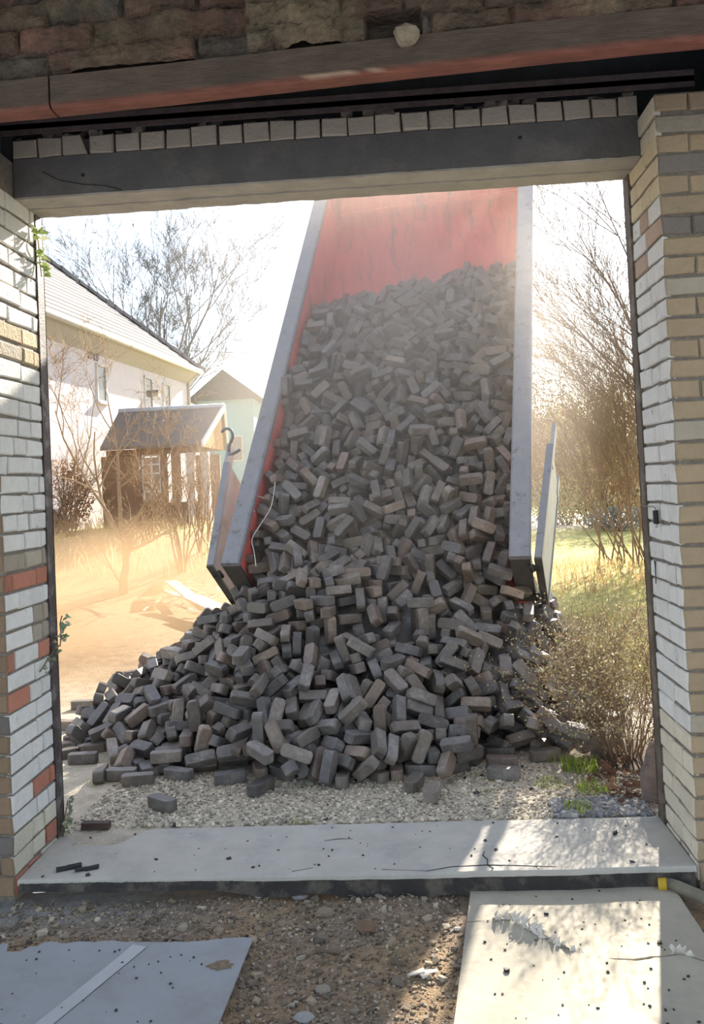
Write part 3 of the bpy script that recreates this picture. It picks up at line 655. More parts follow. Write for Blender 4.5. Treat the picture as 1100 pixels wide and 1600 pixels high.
# resting places worked out beforehand: x, y, z in millimetres, then the turn as a quaternion in hundredths
NEAR = [
2231,2440,946,62,48,-61,12,2159,2762,1320,52,77,-36,-8,1853,2479,903,81,38,16,-41,1990,2383,897,-36,68,26,-59,2164,2440,858,31,18,-18,92,2145,2500,1005,12,56,-32,-76,
1856,2670,1205,47,64,23,56,1437,2838,1406,5,12,42,-90,1260,3378,1986,46,-35,-81,-13,555,2770,949,15,-13,71,-67,681,2695,981,52,59,0,-62,1750,2456,937,5,71,-11,70,
2199,2393,890,12,14,-21,96,1242,2711,1106,-9,22,70,-68,1397,2632,1071,36,-58,-73,-1,1580,2562,1044,23,56,14,-78,2028,2523,1021,34,-19,70,-60,862,2811,1170,33,5,-48,81,
1125,2810,1243,82,-52,-8,-25,1557,2688,1185,-23,53,36,-73,1659,2621,1189,2,49,44,-75,2090,2545,1119,28,-28,41,-82,738,2871,1269,12,35,90,23,922,2870,1273,85,43,-16,26,
1139,2838,1332,0,4,87,-48,1382,2803,1321,93,-26,25,4,1758,2711,1297,25,26,-76,54,1992,2572,1164,59,-46,-65,16,719,3002,1386,11,65,31,-69,1405,2802,1452,28,60,20,73,
1743,2800,1394,58,-57,-56,-17,1894,2785,1386,80,-4,-46,-39,1919,2742,1324,31,16,15,-93,2052,2771,1374,32,-17,-63,69,786,3014,1472,78,47,21,-36,1268,2969,1446,87,31,11,36,
1727,2881,1476,48,77,-15,38,2071,2785,1501,-10,-3,-51,-85,2289,2805,1451,74,-49,-34,-31,906,3087,1571,89,-20,40,-1,1275,2974,1522,21,-13,-93,-27,1387,3035,1620,20,-20,14,-95,
1634,2902,1522,-8,72,49,49,2210,2896,1635,59,-37,-44,-57,2306,2878,1577,4,52,12,84,1154,3178,1670,74,30,-32,52,1471,3047,1710,-6,81,-7,58,1598,3102,1718,27,72,-26,59,
1706,3089,1778,55,-51,-7,-66,1868,2955,1609,-9,43,78,43,1980,3016,1735,-11,84,17,51,2326,2905,1663,23,83,-20,-46,1336,3147,1775,32,-18,-85,-39,1227,3277,1845,55,6,62,-56,
1820,3132,1829,43,45,-32,72,1951,3179,1929,76,56,21,28,2266,3095,1878,91,-16,-37,6,1071,3561,2185,22,-17,-85,-44,1291,3420,2101,80,46,14,-35,2261,3355,2181,25,-62,-43,-61,
1609,3486,2183,55,-51,-66,-9,2233,3426,2339,11,23,60,76,2396,3477,2408,12,18,47,-85,2363,3522,2488,63,-77,-4,-3,1035,3956,2649,34,31,22,-86,756,2665,988,51,49,-7,-70,
835,2682,1064,44,83,14,-31,1328,2620,1082,52,-32,79,11,1906,2479,1052,74,55,-14,-35,629,2884,1241,37,82,-33,-28,993,2814,1203,38,-51,70,32,1184,2667,1214,41,-83,-17,-33,
1765,2595,1196,86,-1,-37,34,2116,2527,1189,73,-64,8,21,1269,2790,1313,70,48,51,-17,1524,2767,1332,0,96,25,12,603,2981,1330,75,-59,26,15,1835,2793,1421,13,83,17,51,
2193,2803,1468,60,-49,-48,-42,997,3022,1491,46,-35,75,32,1822,2951,1541,39,17,-75,51,2129,2958,1756,21,0,37,90,976,3267,1732,88,-28,-24,-29,1462,3176,1848,61,-49,-63,-5,
1735,3042,1880,92,27,7,28,1021,3303,1875,34,69,-8,63,1647,3188,1927,17,30,33,-88,2044,3169,1944,-8,71,35,61,2214,3117,1986,79,38,43,-20,807,3368,1916,-7,9,-16,-98,
1850,3255,2028,-3,27,-90,-35,965,3654,2274,71,61,-20,30,1129,3493,2102,34,7,88,-32,1743,3353,2109,8,19,28,94,1844,3377,2193,11,30,46,-82,687,3631,2311,71,-1,69,-16,
828,3703,2332,31,95,-10,-1,1289,3630,2397,8,25,-39,-88,949,3764,2435,41,90,-5,12,1579,3632,2467,92,-30,19,-15,1987,3754,2689,6,23,92,31,1428,3885,2674,12,-36,-48,-79,
618,1309,69,39,-91,-10,6,527,1417,149,14,69,45,-55,1060,1761,419,10,-84,-18,-50,498,1914,463,90,-10,27,32,1157,1795,473,46,43,40,67,198,1985,326,14,41,-60,-67,
260,2074,393,25,-21,-16,-93,1226,2092,670,21,0,0,-98,1487,1991,606,10,-84,-54,-7,768,2196,686,68,71,-19,2,1218,2239,766,11,6,-1,-99,1504,2094,670,27,58,-74,22,
1726,2115,596,71,5,-71,5,155,2247,433,31,91,24,15,2246,2248,612,26,-16,20,-93,1660,2381,841,1,-54,0,84,1884,2397,798,73,-54,-34,25,2103,2468,771,16,-28,69,-65,
882,1215,245,34,94,-7,1,996,1064,149,15,-10,-80,-58,1218,1097,98,29,87,-37,-12,1303,1115,127,33,88,-35,-7,623,1271,110,17,-3,40,-90,1028,1221,184,41,-19,54,-70,
1137,1285,220,34,7,48,80,1550,1245,212,23,4,-34,-91,1683,1184,94,0,65,76,0,18,1334,66,23,67,-56,-42,555,1338,136,84,-5,24,49,1010,1429,253,6,-78,-59,-18,
1325,1276,251,80,-6,13,-58,471,1523,197,11,76,-33,55,97,1817,220,93,-1,-7,37,344,1423,150,74,0,0,-68,936,1558,379,13,-44,88,14,1281,1730,436,55,-14,-3,82,
2246,1513,157,92,5,34,-20,225,1690,214,22,-68,57,41,424,1872,432,76,-56,24,-22,732,1851,496,21,2,95,-25,1394,1650,431,46,-41,-71,35,1741,1574,376,53,-51,61,-28,
2102,1646,278,53,47,-22,-67,455,1790,325,46,7,26,85,631,1723,471,82,7,6,-56,1112,1986,619,68,18,-68,18,2225,1672,289,16,-32,-19,-92,284,2184,516,11,-28,15,94,
799,2200,765,71,67,2,23,1295,2141,777,66,-33,63,-26,1434,2131,709,5,-70,5,70,1635,1602,447,26,22,15,93,1836,1671,455,19,10,-95,23,24,2362,449,17,17,61,75,
631,2262,737,67,68,-21,-21,1214,2247,893,99,15,-8,3,1556,2218,757,9,50,-72,-48,1749,2172,701,21,-19,47,84,1945,2102,618,56,-71,37,23,2076,2078,505,85,48,19,-11,
2430,1302,138,36,91,-10,-18,1851,2059,613,80,55,-10,-20,1926,2217,697,32,-18,-80,47,1977,2317,752,2,-85,-25,-47,1161,1026,89,0,-64,31,71,1348,1021,80,36,28,88,12,
815,1036,172,12,-92,37,8,682,1255,169,77,-29,-49,29,794,1146,261,1,-70,4,-71,882,1134,219,54,-63,45,34,1311,1188,191,12,34,-93,-8,1545,1144,143,53,-8,70,47,
1865,1187,93,72,-64,-19,18,-104,1506,66,67,-49,50,-24,685,1171,238,26,-48,72,-42,454,1327,157,69,-40,-48,-36,787,1419,277,50,61,11,-61,936,1410,292,4,-67,-72,-17,
1061,1372,278,29,-56,78,-7,1277,1268,306,93,12,-33,11,1699,1332,209,10,-13,-88,-45,1750,1041,80,57,-23,50,-61,571,1444,286,15,15,13,97,854,1367,279,45,-61,-64,-12,
2006,1444,164,67,-45,-28,52,398,1516,283,25,-91,-13,-30,827,1523,389,33,13,93,-2,1063,1603,375,20,57,77,-17,1830,1431,228,18,-20,-41,87,2144,1554,222,39,11,-42,-81,
-152,1791,199,49,65,44,39,73,1575,148,47,-51,-65,31,295,1723,318,9,-74,48,-47,748,1734,426,56,4,-52,64,846,1636,448,19,-57,72,-35,1199,1815,532,0,-58,1,-81,
1230,1482,377,44,-41,-80,4,1507,1489,400,16,-44,-84,-28,1821,1527,280,27,89,-24,27,1937,1443,277,93,-34,4,-12,1997,1619,309,3,-22,-51,83,-94,1671,114,1,-44,-76,-47,
602,1740,532,75,8,-6,65,723,1949,597,17,92,-27,-21,911,1933,545,28,66,-23,-66,1005,1799,499,71,10,-36,59,1416,1793,477,18,-3,87,45,1930,1544,348,39,-52,-66,37,
-167,1981,239,87,39,-16,-24,20,2125,355,80,47,-18,-31,494,2109,552,60,-58,-40,38,940,2104,769,6,-88,47,-4,1061,2096,788,1,-96,29,0,1158,2177,833,96,-18,-4,22,
1495,1624,480,90,11,0,41,2138,1772,394,72,19,-17,65,888,2286,837,45,84,28,-8,1378,2175,820,56,61,-44,-34,1584,1788,519,11,-24,-95,15,1675,2053,640,42,-57,42,57,
1852,1930,515,46,86,-18,-15,2244,1725,371,43,-77,43,20,-319,2380,265,3,35,-54,76,1279,2324,921,4,-1,51,-86,1450,2352,947,40,-41,72,40,1524,2261,809,19,34,-9,-92,
1670,2105,750,0,6,100,0,1950,1966,555,52,81,22,-14,856,2625,1012,60,-27,-71,26,1103,1080,91,62,11,51,-59,1169,1200,152,38,-78,42,-27,1414,1096,180,67,-16,-47,56,
1477,1096,149,50,-46,70,-22,1630,1142,145,62,-56,-43,-34,89,1430,96,22,-92,32,-8,1420,1275,247,46,53,46,-53,1809,1128,153,11,14,97,15,264,1278,94,100,0,0,9,
1043,1522,326,31,95,2,-1,1158,1452,317,18,-61,77,10,1521,1337,282,42,56,-14,-70,1894,1187,209,70,10,71,-2,1860,1296,169,6,-1,-97,22,-242,1751,115,21,13,14,-96,
659,1499,333,83,-54,3,15,745,1519,400,54,32,-15,-76,1004,1541,430,31,-69,-65,-11,1387,1503,335,35,30,49,-74,1623,1398,269,28,93,18,-16,1725,1453,252,69,-16,-54,45,
2090,1377,195,54,40,63,39,2241,1379,173,79,-2,21,58,-338,1966,154,36,31,28,-83,-39,1782,191,39,-6,70,-59,262,1583,164,1,14,-95,28,384,1444,264,50,-54,44,52,
1309,1751,553,26,-5,-96,1,1620,1513,354,79,38,45,-16,1643,1415,329,46,-84,-4,28,2335,1477,167,70,48,-4,-52,16,1901,277,86,12,17,-47,840,1978,611,44,54,45,56,
1804,1781,487,53,-74,-30,-29,1832,1519,371,73,-38,5,56,2078,2145,558,4,-10,-93,-35,1966,1740,445,53,-61,-59,-1,1121,2272,948,35,21,66,63,1628,2486,945,78,-36,43,29,
229,2578,626,13,-6,12,98,910,2298,915,56,51,-20,-63,1069,2539,1019,26,89,26,28,1496,1124,28,0,-72,69,0,974,991,98,65,-31,-6,70,1230,1040,28,69,0,0,-72,
1621,1151,28,100,0,0,-5,1396,1089,28,88,0,0,-48,899,1170,28,0,92,-39,0,779,1211,28,0,60,80,0,354,1182,28,0,20,98,0,156,1115,28,0,-100,-7,0,
-413,1788,82,70,41,58,11,-298,1705,28,22,0,0,-98,458,1249,82,92,-36,-11,12,2177,1517,61,91,-39,-13,0,2387,1464,71,42,3,-32,85,-73,1208,34,46,46,53,53,
40,1206,29,2,0,0,100,666,2099,649,-34,-94,2,-4,1010,1899,580,21,64,38,-64,1385,2027,695,-47,-43,-14,-76,1773,2319,791,64,14,-25,71,2052,1480,44,18,-45,-82,31,
2226,2117,538,-10,-66,-55,50,2286,1468,35,62,66,32,28,2279,1954,412,-29,90,12,-29,2267,2376,756,-28,16,7,94,2348,2179,519,-34,-32,-69,55,2351,2291,633,4,-65,74,16,
]
FAR = [
574,2796,862,18,28,29,90,708,2765,861,22,41,26,85,812,2727,840,21,38,27,86,923,2680,883,43,3,32,85,1050,2682,848,11,7,32,94,1275,2649,859,37,26,35,-82,
1370,2616,904,6,16,-81,-56,1521,2610,935,-7,68,36,64,1640,2639,945,16,-1,-44,88,1926,2508,857,26,-67,-60,-35,2034,2484,857,42,-78,44,13,588,2877,968,82,-33,-46,8,
758,2827,999,7,38,43,-82,847,2760,940,35,0,31,-89,973,2811,980,35,-59,67,26,1083,2761,956,3,32,-34,-88,1246,2684,963,36,86,-36,-7,1410,2694,960,-1,21,-34,-92,
1547,2669,1045,40,51,-76,1,1632,2705,1033,29,90,-18,-28,1804,2645,997,27,22,38,-86,1930,2601,984,34,93,-4,14,2060,2489,949,56,-38,55,-50,2187,2547,976,-3,25,86,44,
534,2909,1074,73,-22,25,60,723,2935,1077,58,-13,74,-31,900,2918,1103,26,53,22,78,989,2856,1105,89,37,10,23,1118,2855,1082,88,-34,-33,3,1260,2813,1060,18,-54,-72,-40,
1485,2782,1082,78,42,14,-45,1529,2805,1130,21,38,26,86,1675,2757,1101,40,11,-42,80,1806,2731,1112,31,93,-14,-17,1955,2637,1077,80,52,-3,30,2095,2665,1099,69,27,-35,58,
2217,2620,1076,-6,30,85,43,635,3026,1159,-2,-15,-89,-44,799,2949,1202,68,0,-34,-65,888,3003,1257,10,91,-10,-40,997,2950,1169,93,-34,-17,-3,1151,2895,1231,-31,66,9,-68,
1278,2893,1165,52,17,-40,74,1403,2887,1191,56,19,-39,71,1577,2817,1232,47,-44,-50,-59,1709,2817,1186,-44,88,-20,-1,1811,2744,1193,-14,81,57,6,1911,2752,1167,28,60,20,73,
2111,2718,1229,6,51,81,29,2242,2703,1186,90,42,-12,6,605,3122,1367,47,15,-76,-43,764,3106,1294,66,25,-36,61,896,3099,1328,94,-33,-9,-6,998,3033,1273,31,92,-15,-17,
1135,3010,1323,9,100,0,-4,1334,2952,1306,30,-20,86,-37,1436,2922,1332,38,-52,20,-74,1572,2931,1299,31,93,-13,-12,1710,2867,1296,-24,67,-69,-11,1862,2874,1298,71,40,19,-55,
1981,2789,1284,43,72,29,46,2269,2746,1271,-5,100,-5,6,645,3241,1439,25,83,-23,-44,761,3168,1423,-12,73,64,20,896,3100,1416,84,21,31,40,1030,3119,1381,54,18,-40,72,
1176,3059,1434,66,-38,8,64,1372,3074,1417,88,40,-19,20,1455,2989,1421,-9,64,-52,56,1611,2988,1381,25,49,23,80,1734,2951,1417,36,71,-37,-48,1864,2933,1415,87,42,-24,-8,
2039,2932,1417,26,4,-44,86,2134,2860,1411,75,-51,-39,15,2340,2907,1467,33,-79,-43,-29,707,3315,1547,94,-33,-4,-7,798,3226,1541,62,17,-62,-45,889,3196,1535,74,16,-37,-54,
1042,3202,1512,95,6,17,-25,1203,3176,1568,81,-19,-55,-13,1325,3125,1556,66,-39,9,64,1482,3046,1505,50,51,69,15,1577,3085,1551,42,52,43,-60,1728,3077,1516,19,18,40,-88,
1842,3038,1497,49,31,31,-75,2023,3005,1512,-6,8,-33,-94,2147,2946,1554,-23,61,-39,64,2299,2934,1541,67,55,-29,41,692,3360,1592,90,43,-7,-4,832,3339,1603,60,22,-38,67,
964,3295,1608,6,-15,-99,1,1126,3301,1634,87,44,2,-22,1274,3269,1634,68,26,-35,59,1351,3177,1604,12,-21,89,-38,1475,3241,1652,73,40,18,-53,1615,3181,1616,24,20,39,-87,
1767,3151,1619,-36,83,34,25,1893,3115,1608,8,1,90,43,2016,3078,1594,32,24,37,-84,2132,3059,1670,93,-24,27,9,2328,3026,1621,24,0,91,-34,704,3422,1693,30,16,-19,92,
827,3375,1736,64,-41,35,-54,968,3390,1703,-27,69,58,35,1088,3390,1776,16,16,55,80,1203,3342,1730,90,1,-37,23,1387,3260,1729,-38,82,-26,34,1519,3236,1747,76,-11,33,56,
1543,3184,1689,43,63,64,-5,1753,3200,1719,-4,27,-89,-35,1892,3166,1755,51,-1,74,44,2056,3145,1697,93,-34,-13,-4,2202,3140,1722,43,29,33,-79,2351,3100,1711,20,19,40,-88,
790,3541,1852,15,62,-30,-71,879,3480,1855,22,83,-12,50,928,3433,1836,32,55,-76,11,1169,3437,1881,83,-28,-45,-16,1271,3436,1849,27,-1,90,-34,1402,3364,1856,30,89,-31,16,
1535,3336,1795,94,-33,-6,-7,1664,3326,1810,76,31,-31,49,1783,3290,1805,16,21,30,92,1893,3210,1815,10,64,-66,38,1975,3237,1782,-39,70,-56,-20,2347,3199,1902,42,-68,-32,-51,
2403,3156,1881,56,48,-59,30,723,3595,1902,34,87,5,36,923,3561,1913,93,-32,11,-12,1029,3562,1942,88,-27,34,-20,1137,3499,1965,12,23,-92,30,1301,3499,1937,89,-34,-30,2,
1360,3443,1945,-30,89,34,-8,1481,3419,1876,27,4,-44,86,1698,3443,1965,89,44,-3,-13,1767,3345,1923,36,-25,79,-44,1963,3337,1912,87,-34,-36,4,2055,3285,1927,51,-76,24,31,
2215,3228,1924,-19,62,-43,63,2358,3284,1944,8,-35,-83,-43,754,3732,2073,84,37,-23,31,879,3693,2067,33,94,-8,3,1041,3637,2039,34,93,-4,13,1204,3583,2016,35,-20,-87,27,
1308,3515,2039,75,12,48,43,1412,3542,2069,46,-47,62,43,1557,3537,2053,32,94,-12,-9,1768,3480,2106,43,7,79,43,1855,3462,2039,21,76,-26,-55,1963,3445,2039,10,-38,-82,-43,
2138,3382,2007,-37,84,32,24,2251,3342,1988,33,-53,73,29,2375,3340,2018,12,-43,-79,-42,742,3765,2200,60,-24,-23,-73,924,3712,2139,20,19,87,41,1082,3690,2108,44,-89,13,-3,
1178,3699,2154,91,-29,25,-17,1329,3673,2153,39,-69,57,20,1415,3651,2150,26,-67,-60,-35,1586,3604,2136,46,14,-42,78,1736,3516,2159,25,71,64,-14,1862,3562,2166,-2,20,-34,-92,
1976,3500,2206,-10,75,6,-65,2151,3457,2150,-12,69,67,24,2234,3466,2229,5,74,-22,63,2351,3435,2192,59,-39,69,17,789,3856,2304,38,20,87,-24,875,3819,2303,65,0,-48,-60,
952,3770,2181,93,-31,13,-13,1172,3757,2217,-44,87,-23,-2,1316,3776,2279,44,-89,10,-4,1471,3664,2270,75,-15,30,57,1578,3687,2238,42,-78,45,14,1726,3649,2230,24,-65,-62,-36,
1823,3639,2244,-39,70,-57,-20,2020,3606,2264,9,47,-33,-82,2180,3549,2297,86,-13,-49,-7,2291,3533,2294,12,63,7,77,2435,3525,2265,88,40,-19,21,753,3887,2356,44,-48,12,-75,
970,3923,2370,-37,84,32,24,1039,3897,2356,35,25,36,-83,1330,3935,2489,33,83,7,43,1317,3811,2331,4,-10,-94,32,1487,3794,2396,37,-17,81,43,1592,3786,2366,88,40,-18,20,
1845,3729,2397,60,33,-45,58,1900,3685,2410,58,29,-69,-32,2019,3704,2377,90,43,-8,-2,2198,3628,2387,53,38,-51,56,2283,3624,2409,31,-44,-64,-55,2404,3572,2323,93,-34,-17,-3,
860,4029,2531,47,-81,29,-19,985,3996,2523,48,-39,67,42,1081,3992,2494,6,40,-33,-85,1198,3931,2441,23,-29,85,37,1413,3891,2449,-25,34,-83,-36,1528,3863,2487,31,6,34,-89,
1628,3844,2447,88,40,-18,18,1783,3821,2519,71,-68,17,9,1915,3808,2479,-36,60,-67,-26,2080,3791,2503,40,-88,-16,-17,2189,3732,2466,5,38,-33,-86,2337,3687,2487,-16,22,41,-87,
2485,3697,2494,39,27,35,-81,822,4078,2616,45,-79,-9,41,972,4091,2580,85,38,-22,28,1115,4061,2590,40,-6,85,-33,1289,3964,2576,-13,37,41,-83,1405,4008,2593,1,10,43,-90,
1542,3970,2590,3,34,-34,-88,1665,3852,2569,56,0,63,55,1799,3920,2589,33,24,37,-84,1922,3879,2578,34,93,-5,10,2046,3803,2597,68,-36,12,63,2199,3816,2575,31,93,-14,-15,
2371,3776,2562,-35,58,-68,-27,2535,3745,2656,66,-23,68,21,907,4181,2675,59,35,26,-68,993,4136,2708,56,-49,-63,24,1113,4130,2668,85,38,-22,28,1233,4118,2702,21,74,23,60,
1401,4060,2738,46,-43,-52,-58,1528,4065,2705,6,7,94,-33,1694,4029,2697,-39,87,22,19,1788,4000,2685,84,36,-24,33,1969,3971,2697,31,-75,-50,-31,2128,3914,2677,34,91,-1,23,
2239,3889,2667,74,30,-32,51,2319,3875,2774,-21,88,25,-35,2506,3863,2707,66,25,-36,61,907,4282,2810,19,2,92,-34,1034,4252,2807,91,-34,-23,-1,1148,4194,2765,24,0,91,-34,
1292,4191,2791,-12,41,80,42,1385,4128,2821,33,1,-83,-46,1543,4103,2757,94,-33,-5,-7,1623,4122,2867,12,83,0,-54,1816,4047,2814,31,-30,-76,49,1944,4055,2796,45,30,32,-78,
2157,4073,2873,76,-36,-53,15,2227,3969,2773,14,16,31,93,2389,3939,2810,5,59,63,51,2535,3925,2800,-10,-3,-32,-94,896,4349,2917,30,-35,-76,-45,1055,4369,2924,38,64,27,61,
1180,4304,2890,30,17,28,-90,1318,4296,2907,-16,36,-88,-25,1443,4237,2880,-1,22,-34,-92,1581,4241,2907,77,28,12,-56,1687,4189,2894,39,76,-29,-43,1856,4186,2915,31,-23,-82,43,
1990,4181,2961,61,-9,78,-11,2097,4126,2903,-24,88,37,17,2294,4070,2902,80,-48,28,-23,2388,4063,2909,36,-26,-79,42,2550,4026,2902,0,23,97,12,870,4460,2958,68,-18,65,-29,
1063,4505,2989,15,-2,-44,89,1199,4436,2981,-22,73,-63,-12,1322,4442,2987,17,3,93,-34,1432,4370,2999,37,-13,27,-88,1581,4356,2990,60,-79,-15,0,1811,4370,3037,26,61,17,73,
1895,4333,3013,49,-24,-81,20,2073,4323,3019,68,13,9,-72,2105,4210,2969,75,-53,-35,19,2240,4181,2972,64,-70,23,-24,2489,4259,3036,51,75,19,36,2577,4120,2974,76,-50,32,-26,
907,4676,3069,50,60,38,50,1088,4591,3025,10,-12,-94,32,1186,4707,3148,39,-57,-52,-50,1376,4551,3054,-7,3,-39,-92,1482,4486,3050,27,-23,84,-41,1635,4476,3029,18,-15,-92,31,
1787,4458,3047,13,-42,-78,-45,1918,4450,3104,-19,66,51,53,2072,4433,3104,-29,90,14,29,2180,4382,3063,48,61,35,52,2314,4378,3064,99,5,-2,12,2474,4346,3065,37,6,9,-92,
2614,4315,3147,50,55,43,-51,994,4808,3153,35,-17,92,3,1138,4812,3129,10,4,32,94,1253,4733,3121,60,-36,58,-42,1368,4665,3088,65,25,-36,62,1524,4615,3138,85,35,-33,-22,
1663,4593,3086,94,-33,0,-9,1820,4571,3100,33,83,8,44,1956,4527,3131,30,12,90,30,2098,4513,3103,14,16,31,93,2208,4505,3123,91,-29,25,-17,2327,4467,3159,-7,69,-2,72,
2478,4501,3099,33,94,-8,1,2678,4386,3092,34,-55,71,28,1004,4895,3196,35,-4,88,-34,1136,4901,3239,65,-29,-68,18,1328,4857,3236,3,33,-34,-88,1395,4767,3199,-33,89,29,-8,
1520,4740,3141,92,-34,-21,-1,1658,4723,3149,-36,60,-67,-26,1814,4666,3144,43,10,64,-63,1902,4616,3183,-1,93,21,-31,2070,4615,3175,37,23,7,90,2229,4580,3124,-43,82,-36,-9,
2365,4583,3171,65,-29,-68,17,2475,4562,3175,-9,0,-33,-94,2656,4497,3134,-39,87,22,19,1579,4865,3304,26,4,-44,86,1736,4864,3346,19,-21,87,39,1822,4797,3294,14,59,-31,-73,
1914,4749,3307,27,30,-51,76,2125,4733,3295,6,39,-33,-86,2235,4690,3262,-43,90,-1,9,2357,4622,3300,63,-10,-41,-65,2493,4626,3252,1,-20,-88,-44,2694,4621,3299,51,17,-40,74,
2125,4809,3390,-3,17,-34,-93,2268,4828,3451,73,-31,-60,14,2403,4755,3388,21,-58,-69,-39,2520,4745,3415,86,-33,-38,5,2699,4729,3435,13,15,41,-89,745,2684,886,60,-19,-72,31,
907,2645,944,38,-25,-40,80,1037,2626,882,81,-33,-47,9,1170,2568,893,-1,45,68,-58,1454,2585,917,66,32,46,-50,1681,2542,892,44,-72,-30,-45,653,2821,1015,75,41,15,-49,
824,2865,1028,53,4,-57,63,953,2757,998,37,-65,62,23,1007,2703,1024,7,66,42,61,1162,2670,921,25,-24,-71,61,1365,2636,1001,-19,76,-58,-22,1443,2712,1052,80,43,-42,-1,
1617,2651,1068,24,82,-24,-46,1774,2589,1029,2,9,64,-76,1888,2476,987,36,-60,56,-44,1946,2425,938,64,11,-57,-50,634,2910,1114,79,-13,5,60,776,2891,1143,-2,18,-34,-92,
1077,2790,1089,27,-68,-58,-35,1223,2723,1036,34,-45,-62,55,1360,2815,1180,-41,89,14,16,1396,2761,1104,43,-80,4,-42,1654,2710,1127,-12,42,79,42,1741,2627,1080,11,89,45,2,
1812,2587,1103,47,4,-1,-88,2053,2621,1143,84,25,-28,40,2273,2593,1129,72,7,20,-66,667,2955,1200,8,88,-33,-32,882,2892,1189,79,-16,54,-24,1134,2855,1185,0,30,82,-49,
1228,2897,1259,22,79,-24,-52,1374,2866,1248,-17,16,-89,-41,1488,2819,1243,31,73,14,59,1656,2734,1247,-35,68,27,-59,1724,2710,1203,36,60,-31,-65,1992,2697,1174,0,39,-82,-43,
2261,2673,1257,54,-84,1,-8,689,3039,1269,43,-66,59,-18,782,3019,1300,67,-16,70,-19,882,2959,1330,13,35,-85,-38,1035,2909,1235,13,57,-31,-75,1260,3007,1370,96,-10,3,-26,
1295,2892,1350,39,27,-30,83,1643,2867,1363,71,33,13,-61,1789,2823,1318,8,58,55,59,1946,2843,1375,30,65,52,-48,2018,2705,1271,15,39,-51,-75,2235,2778,1340,83,-47,12,-28,
691,3140,1431,16,67,-23,-69,950,3126,1454,66,52,-4,-54,1121,3111,1456,-5,62,-19,-76,1240,3059,1451,75,15,49,42,1369,3050,1477,36,9,-43,82,1517,2923,1488,60,6,-15,-78,
1706,2932,1546,67,8,73,10,1796,2918,1449,37,44,13,81,1972,2864,1468,18,7,-91,35,2032,2872,1520,59,-32,-20,-72,723,3241,1548,54,-62,-38,-43,821,3146,1500,95,-23,11,-20,
1018,3109,1483,41,30,-4,86,1114,3181,1561,35,29,-45,-77,1241,3122,1545,59,48,61,-23,1379,3042,1556,58,77,27,-1,1506,3007,1618,64,10,31,-70,1566,3029,1541,34,46,50,-65,
1702,3016,1524,3,11,42,-90,2075,3016,1595,82,56,9,10,2061,2898,1578,35,-77,26,-47,2202,2923,1522,64,-46,-51,34,682,3292,1630,60,69,-2,41,818,3286,1631,24,82,-24,-46,
976,3228,1613,35,-17,70,60,1147,3248,1665,85,44,5,-28,1332,3206,1681,2,-8,-99,-8,1451,3133,1577,-14,25,-7,-96,1654,3110,1615,3,75,13,65,1792,3084,1672,89,-23,37,-9,
1924,3068,1672,59,10,56,-57,2037,3061,1735,87,9,-49,0,2237,2982,1642,13,15,41,-89,708,3462,1794,16,-18,-72,65,876,3378,1780,90,-14,36,-21,1008,3325,1729,-12,68,46,55,
1248,3231,1744,42,-19,-13,88,1317,3272,1755,72,49,-29,-39,1390,3264,1823,26,-28,-57,73,1718,3191,1792,8,82,-52,21,1803,3168,1780,46,-45,-70,-31,1993,3114,1813,-35,68,26,-59,
2117,3130,1788,-28,93,-23,-3,2294,3047,1729,26,-1,90,-34,770,3533,1936,21,19,40,-87,1058,3424,1856,78,55,-17,-26,1213,3345,1844,44,-35,83,4,1508,3302,1854,56,-13,75,-31,
1611,3258,1818,11,-4,90,42,1708,3195,1855,72,40,40,41,1832,3302,1891,43,-30,73,-43,2011,3201,1841,84,-37,-1,39,2148,3172,1840,41,-42,-27,76,2274,3155,1818,24,16,-2,96,
920,3558,2001,-3,57,75,35,1177,3447,2005,-1,96,12,-26,1476,3435,1964,-8,55,-82,-15,1644,3377,1947,61,-75,27,2,1676,3271,1950,62,43,12,-64,1900,3333,1997,16,20,30,92,
2110,3198,1996,-20,41,46,-77,2166,3275,1945,31,53,-44,-65,2279,3218,1941,51,28,28,-76,786,3628,2035,42,0,74,53,910,3633,2119,65,62,0,-44,1178,3526,2049,16,-20,-94,22,
1209,3562,2116,20,38,68,59,1449,3475,2068,8,47,-6,-88,1552,3494,2105,30,70,15,63,1831,3402,2065,7,44,-33,-83,2023,3411,2084,-25,66,71,5,2151,3338,2055,12,8,32,94,
2332,3299,2047,88,44,0,-19,800,3721,2168,53,24,22,-78,920,3716,2237,11,-13,-87,-46,1119,3722,2259,9,11,35,-93,1266,3605,2116,64,30,52,-49,1386,3573,2201,71,4,-18,68,
1521,3578,2185,7,11,94,-30,1670,3489,2092,-10,64,40,65,1785,3520,2238,13,-12,-98,-11,1916,3489,2184,28,-62,-62,-38,2044,3475,2185,55,67,31,39,2146,3416,2190,87,27,2,-41,
2401,3351,2108,13,-3,-47,-87,783,3778,2390,18,8,58,-79,956,3776,2271,38,-66,-23,60,1088,3777,2308,10,-3,18,-98,1388,3637,2282,55,17,7,-81,1530,3592,2285,15,59,-75,28,
1656,3687,2323,32,-48,82,-2,1833,3581,2273,6,-11,-94,32,1966,3584,2316,67,-34,10,-65,2238,3493,2393,94,-3,32,-15,2432,3465,2288,13,13,31,93,812,3945,2379,4,91,-29,-30,
951,3865,2391,25,0,91,-34,1151,3843,2367,-45,89,0,-13,1333,3727,2323,29,-64,-58,-41,1455,3733,2406,-31,85,10,41,1550,3703,2350,29,65,18,68,1626,3707,2464,48,-53,-5,-70,
1779,3681,2389,-8,35,93,-11,2001,3684,2446,27,57,21,75,2109,3609,2366,54,44,-15,70,2244,3580,2459,73,58,-26,25,2339,3574,2456,58,-73,-27,-23,842,3970,2482,64,41,61,21,
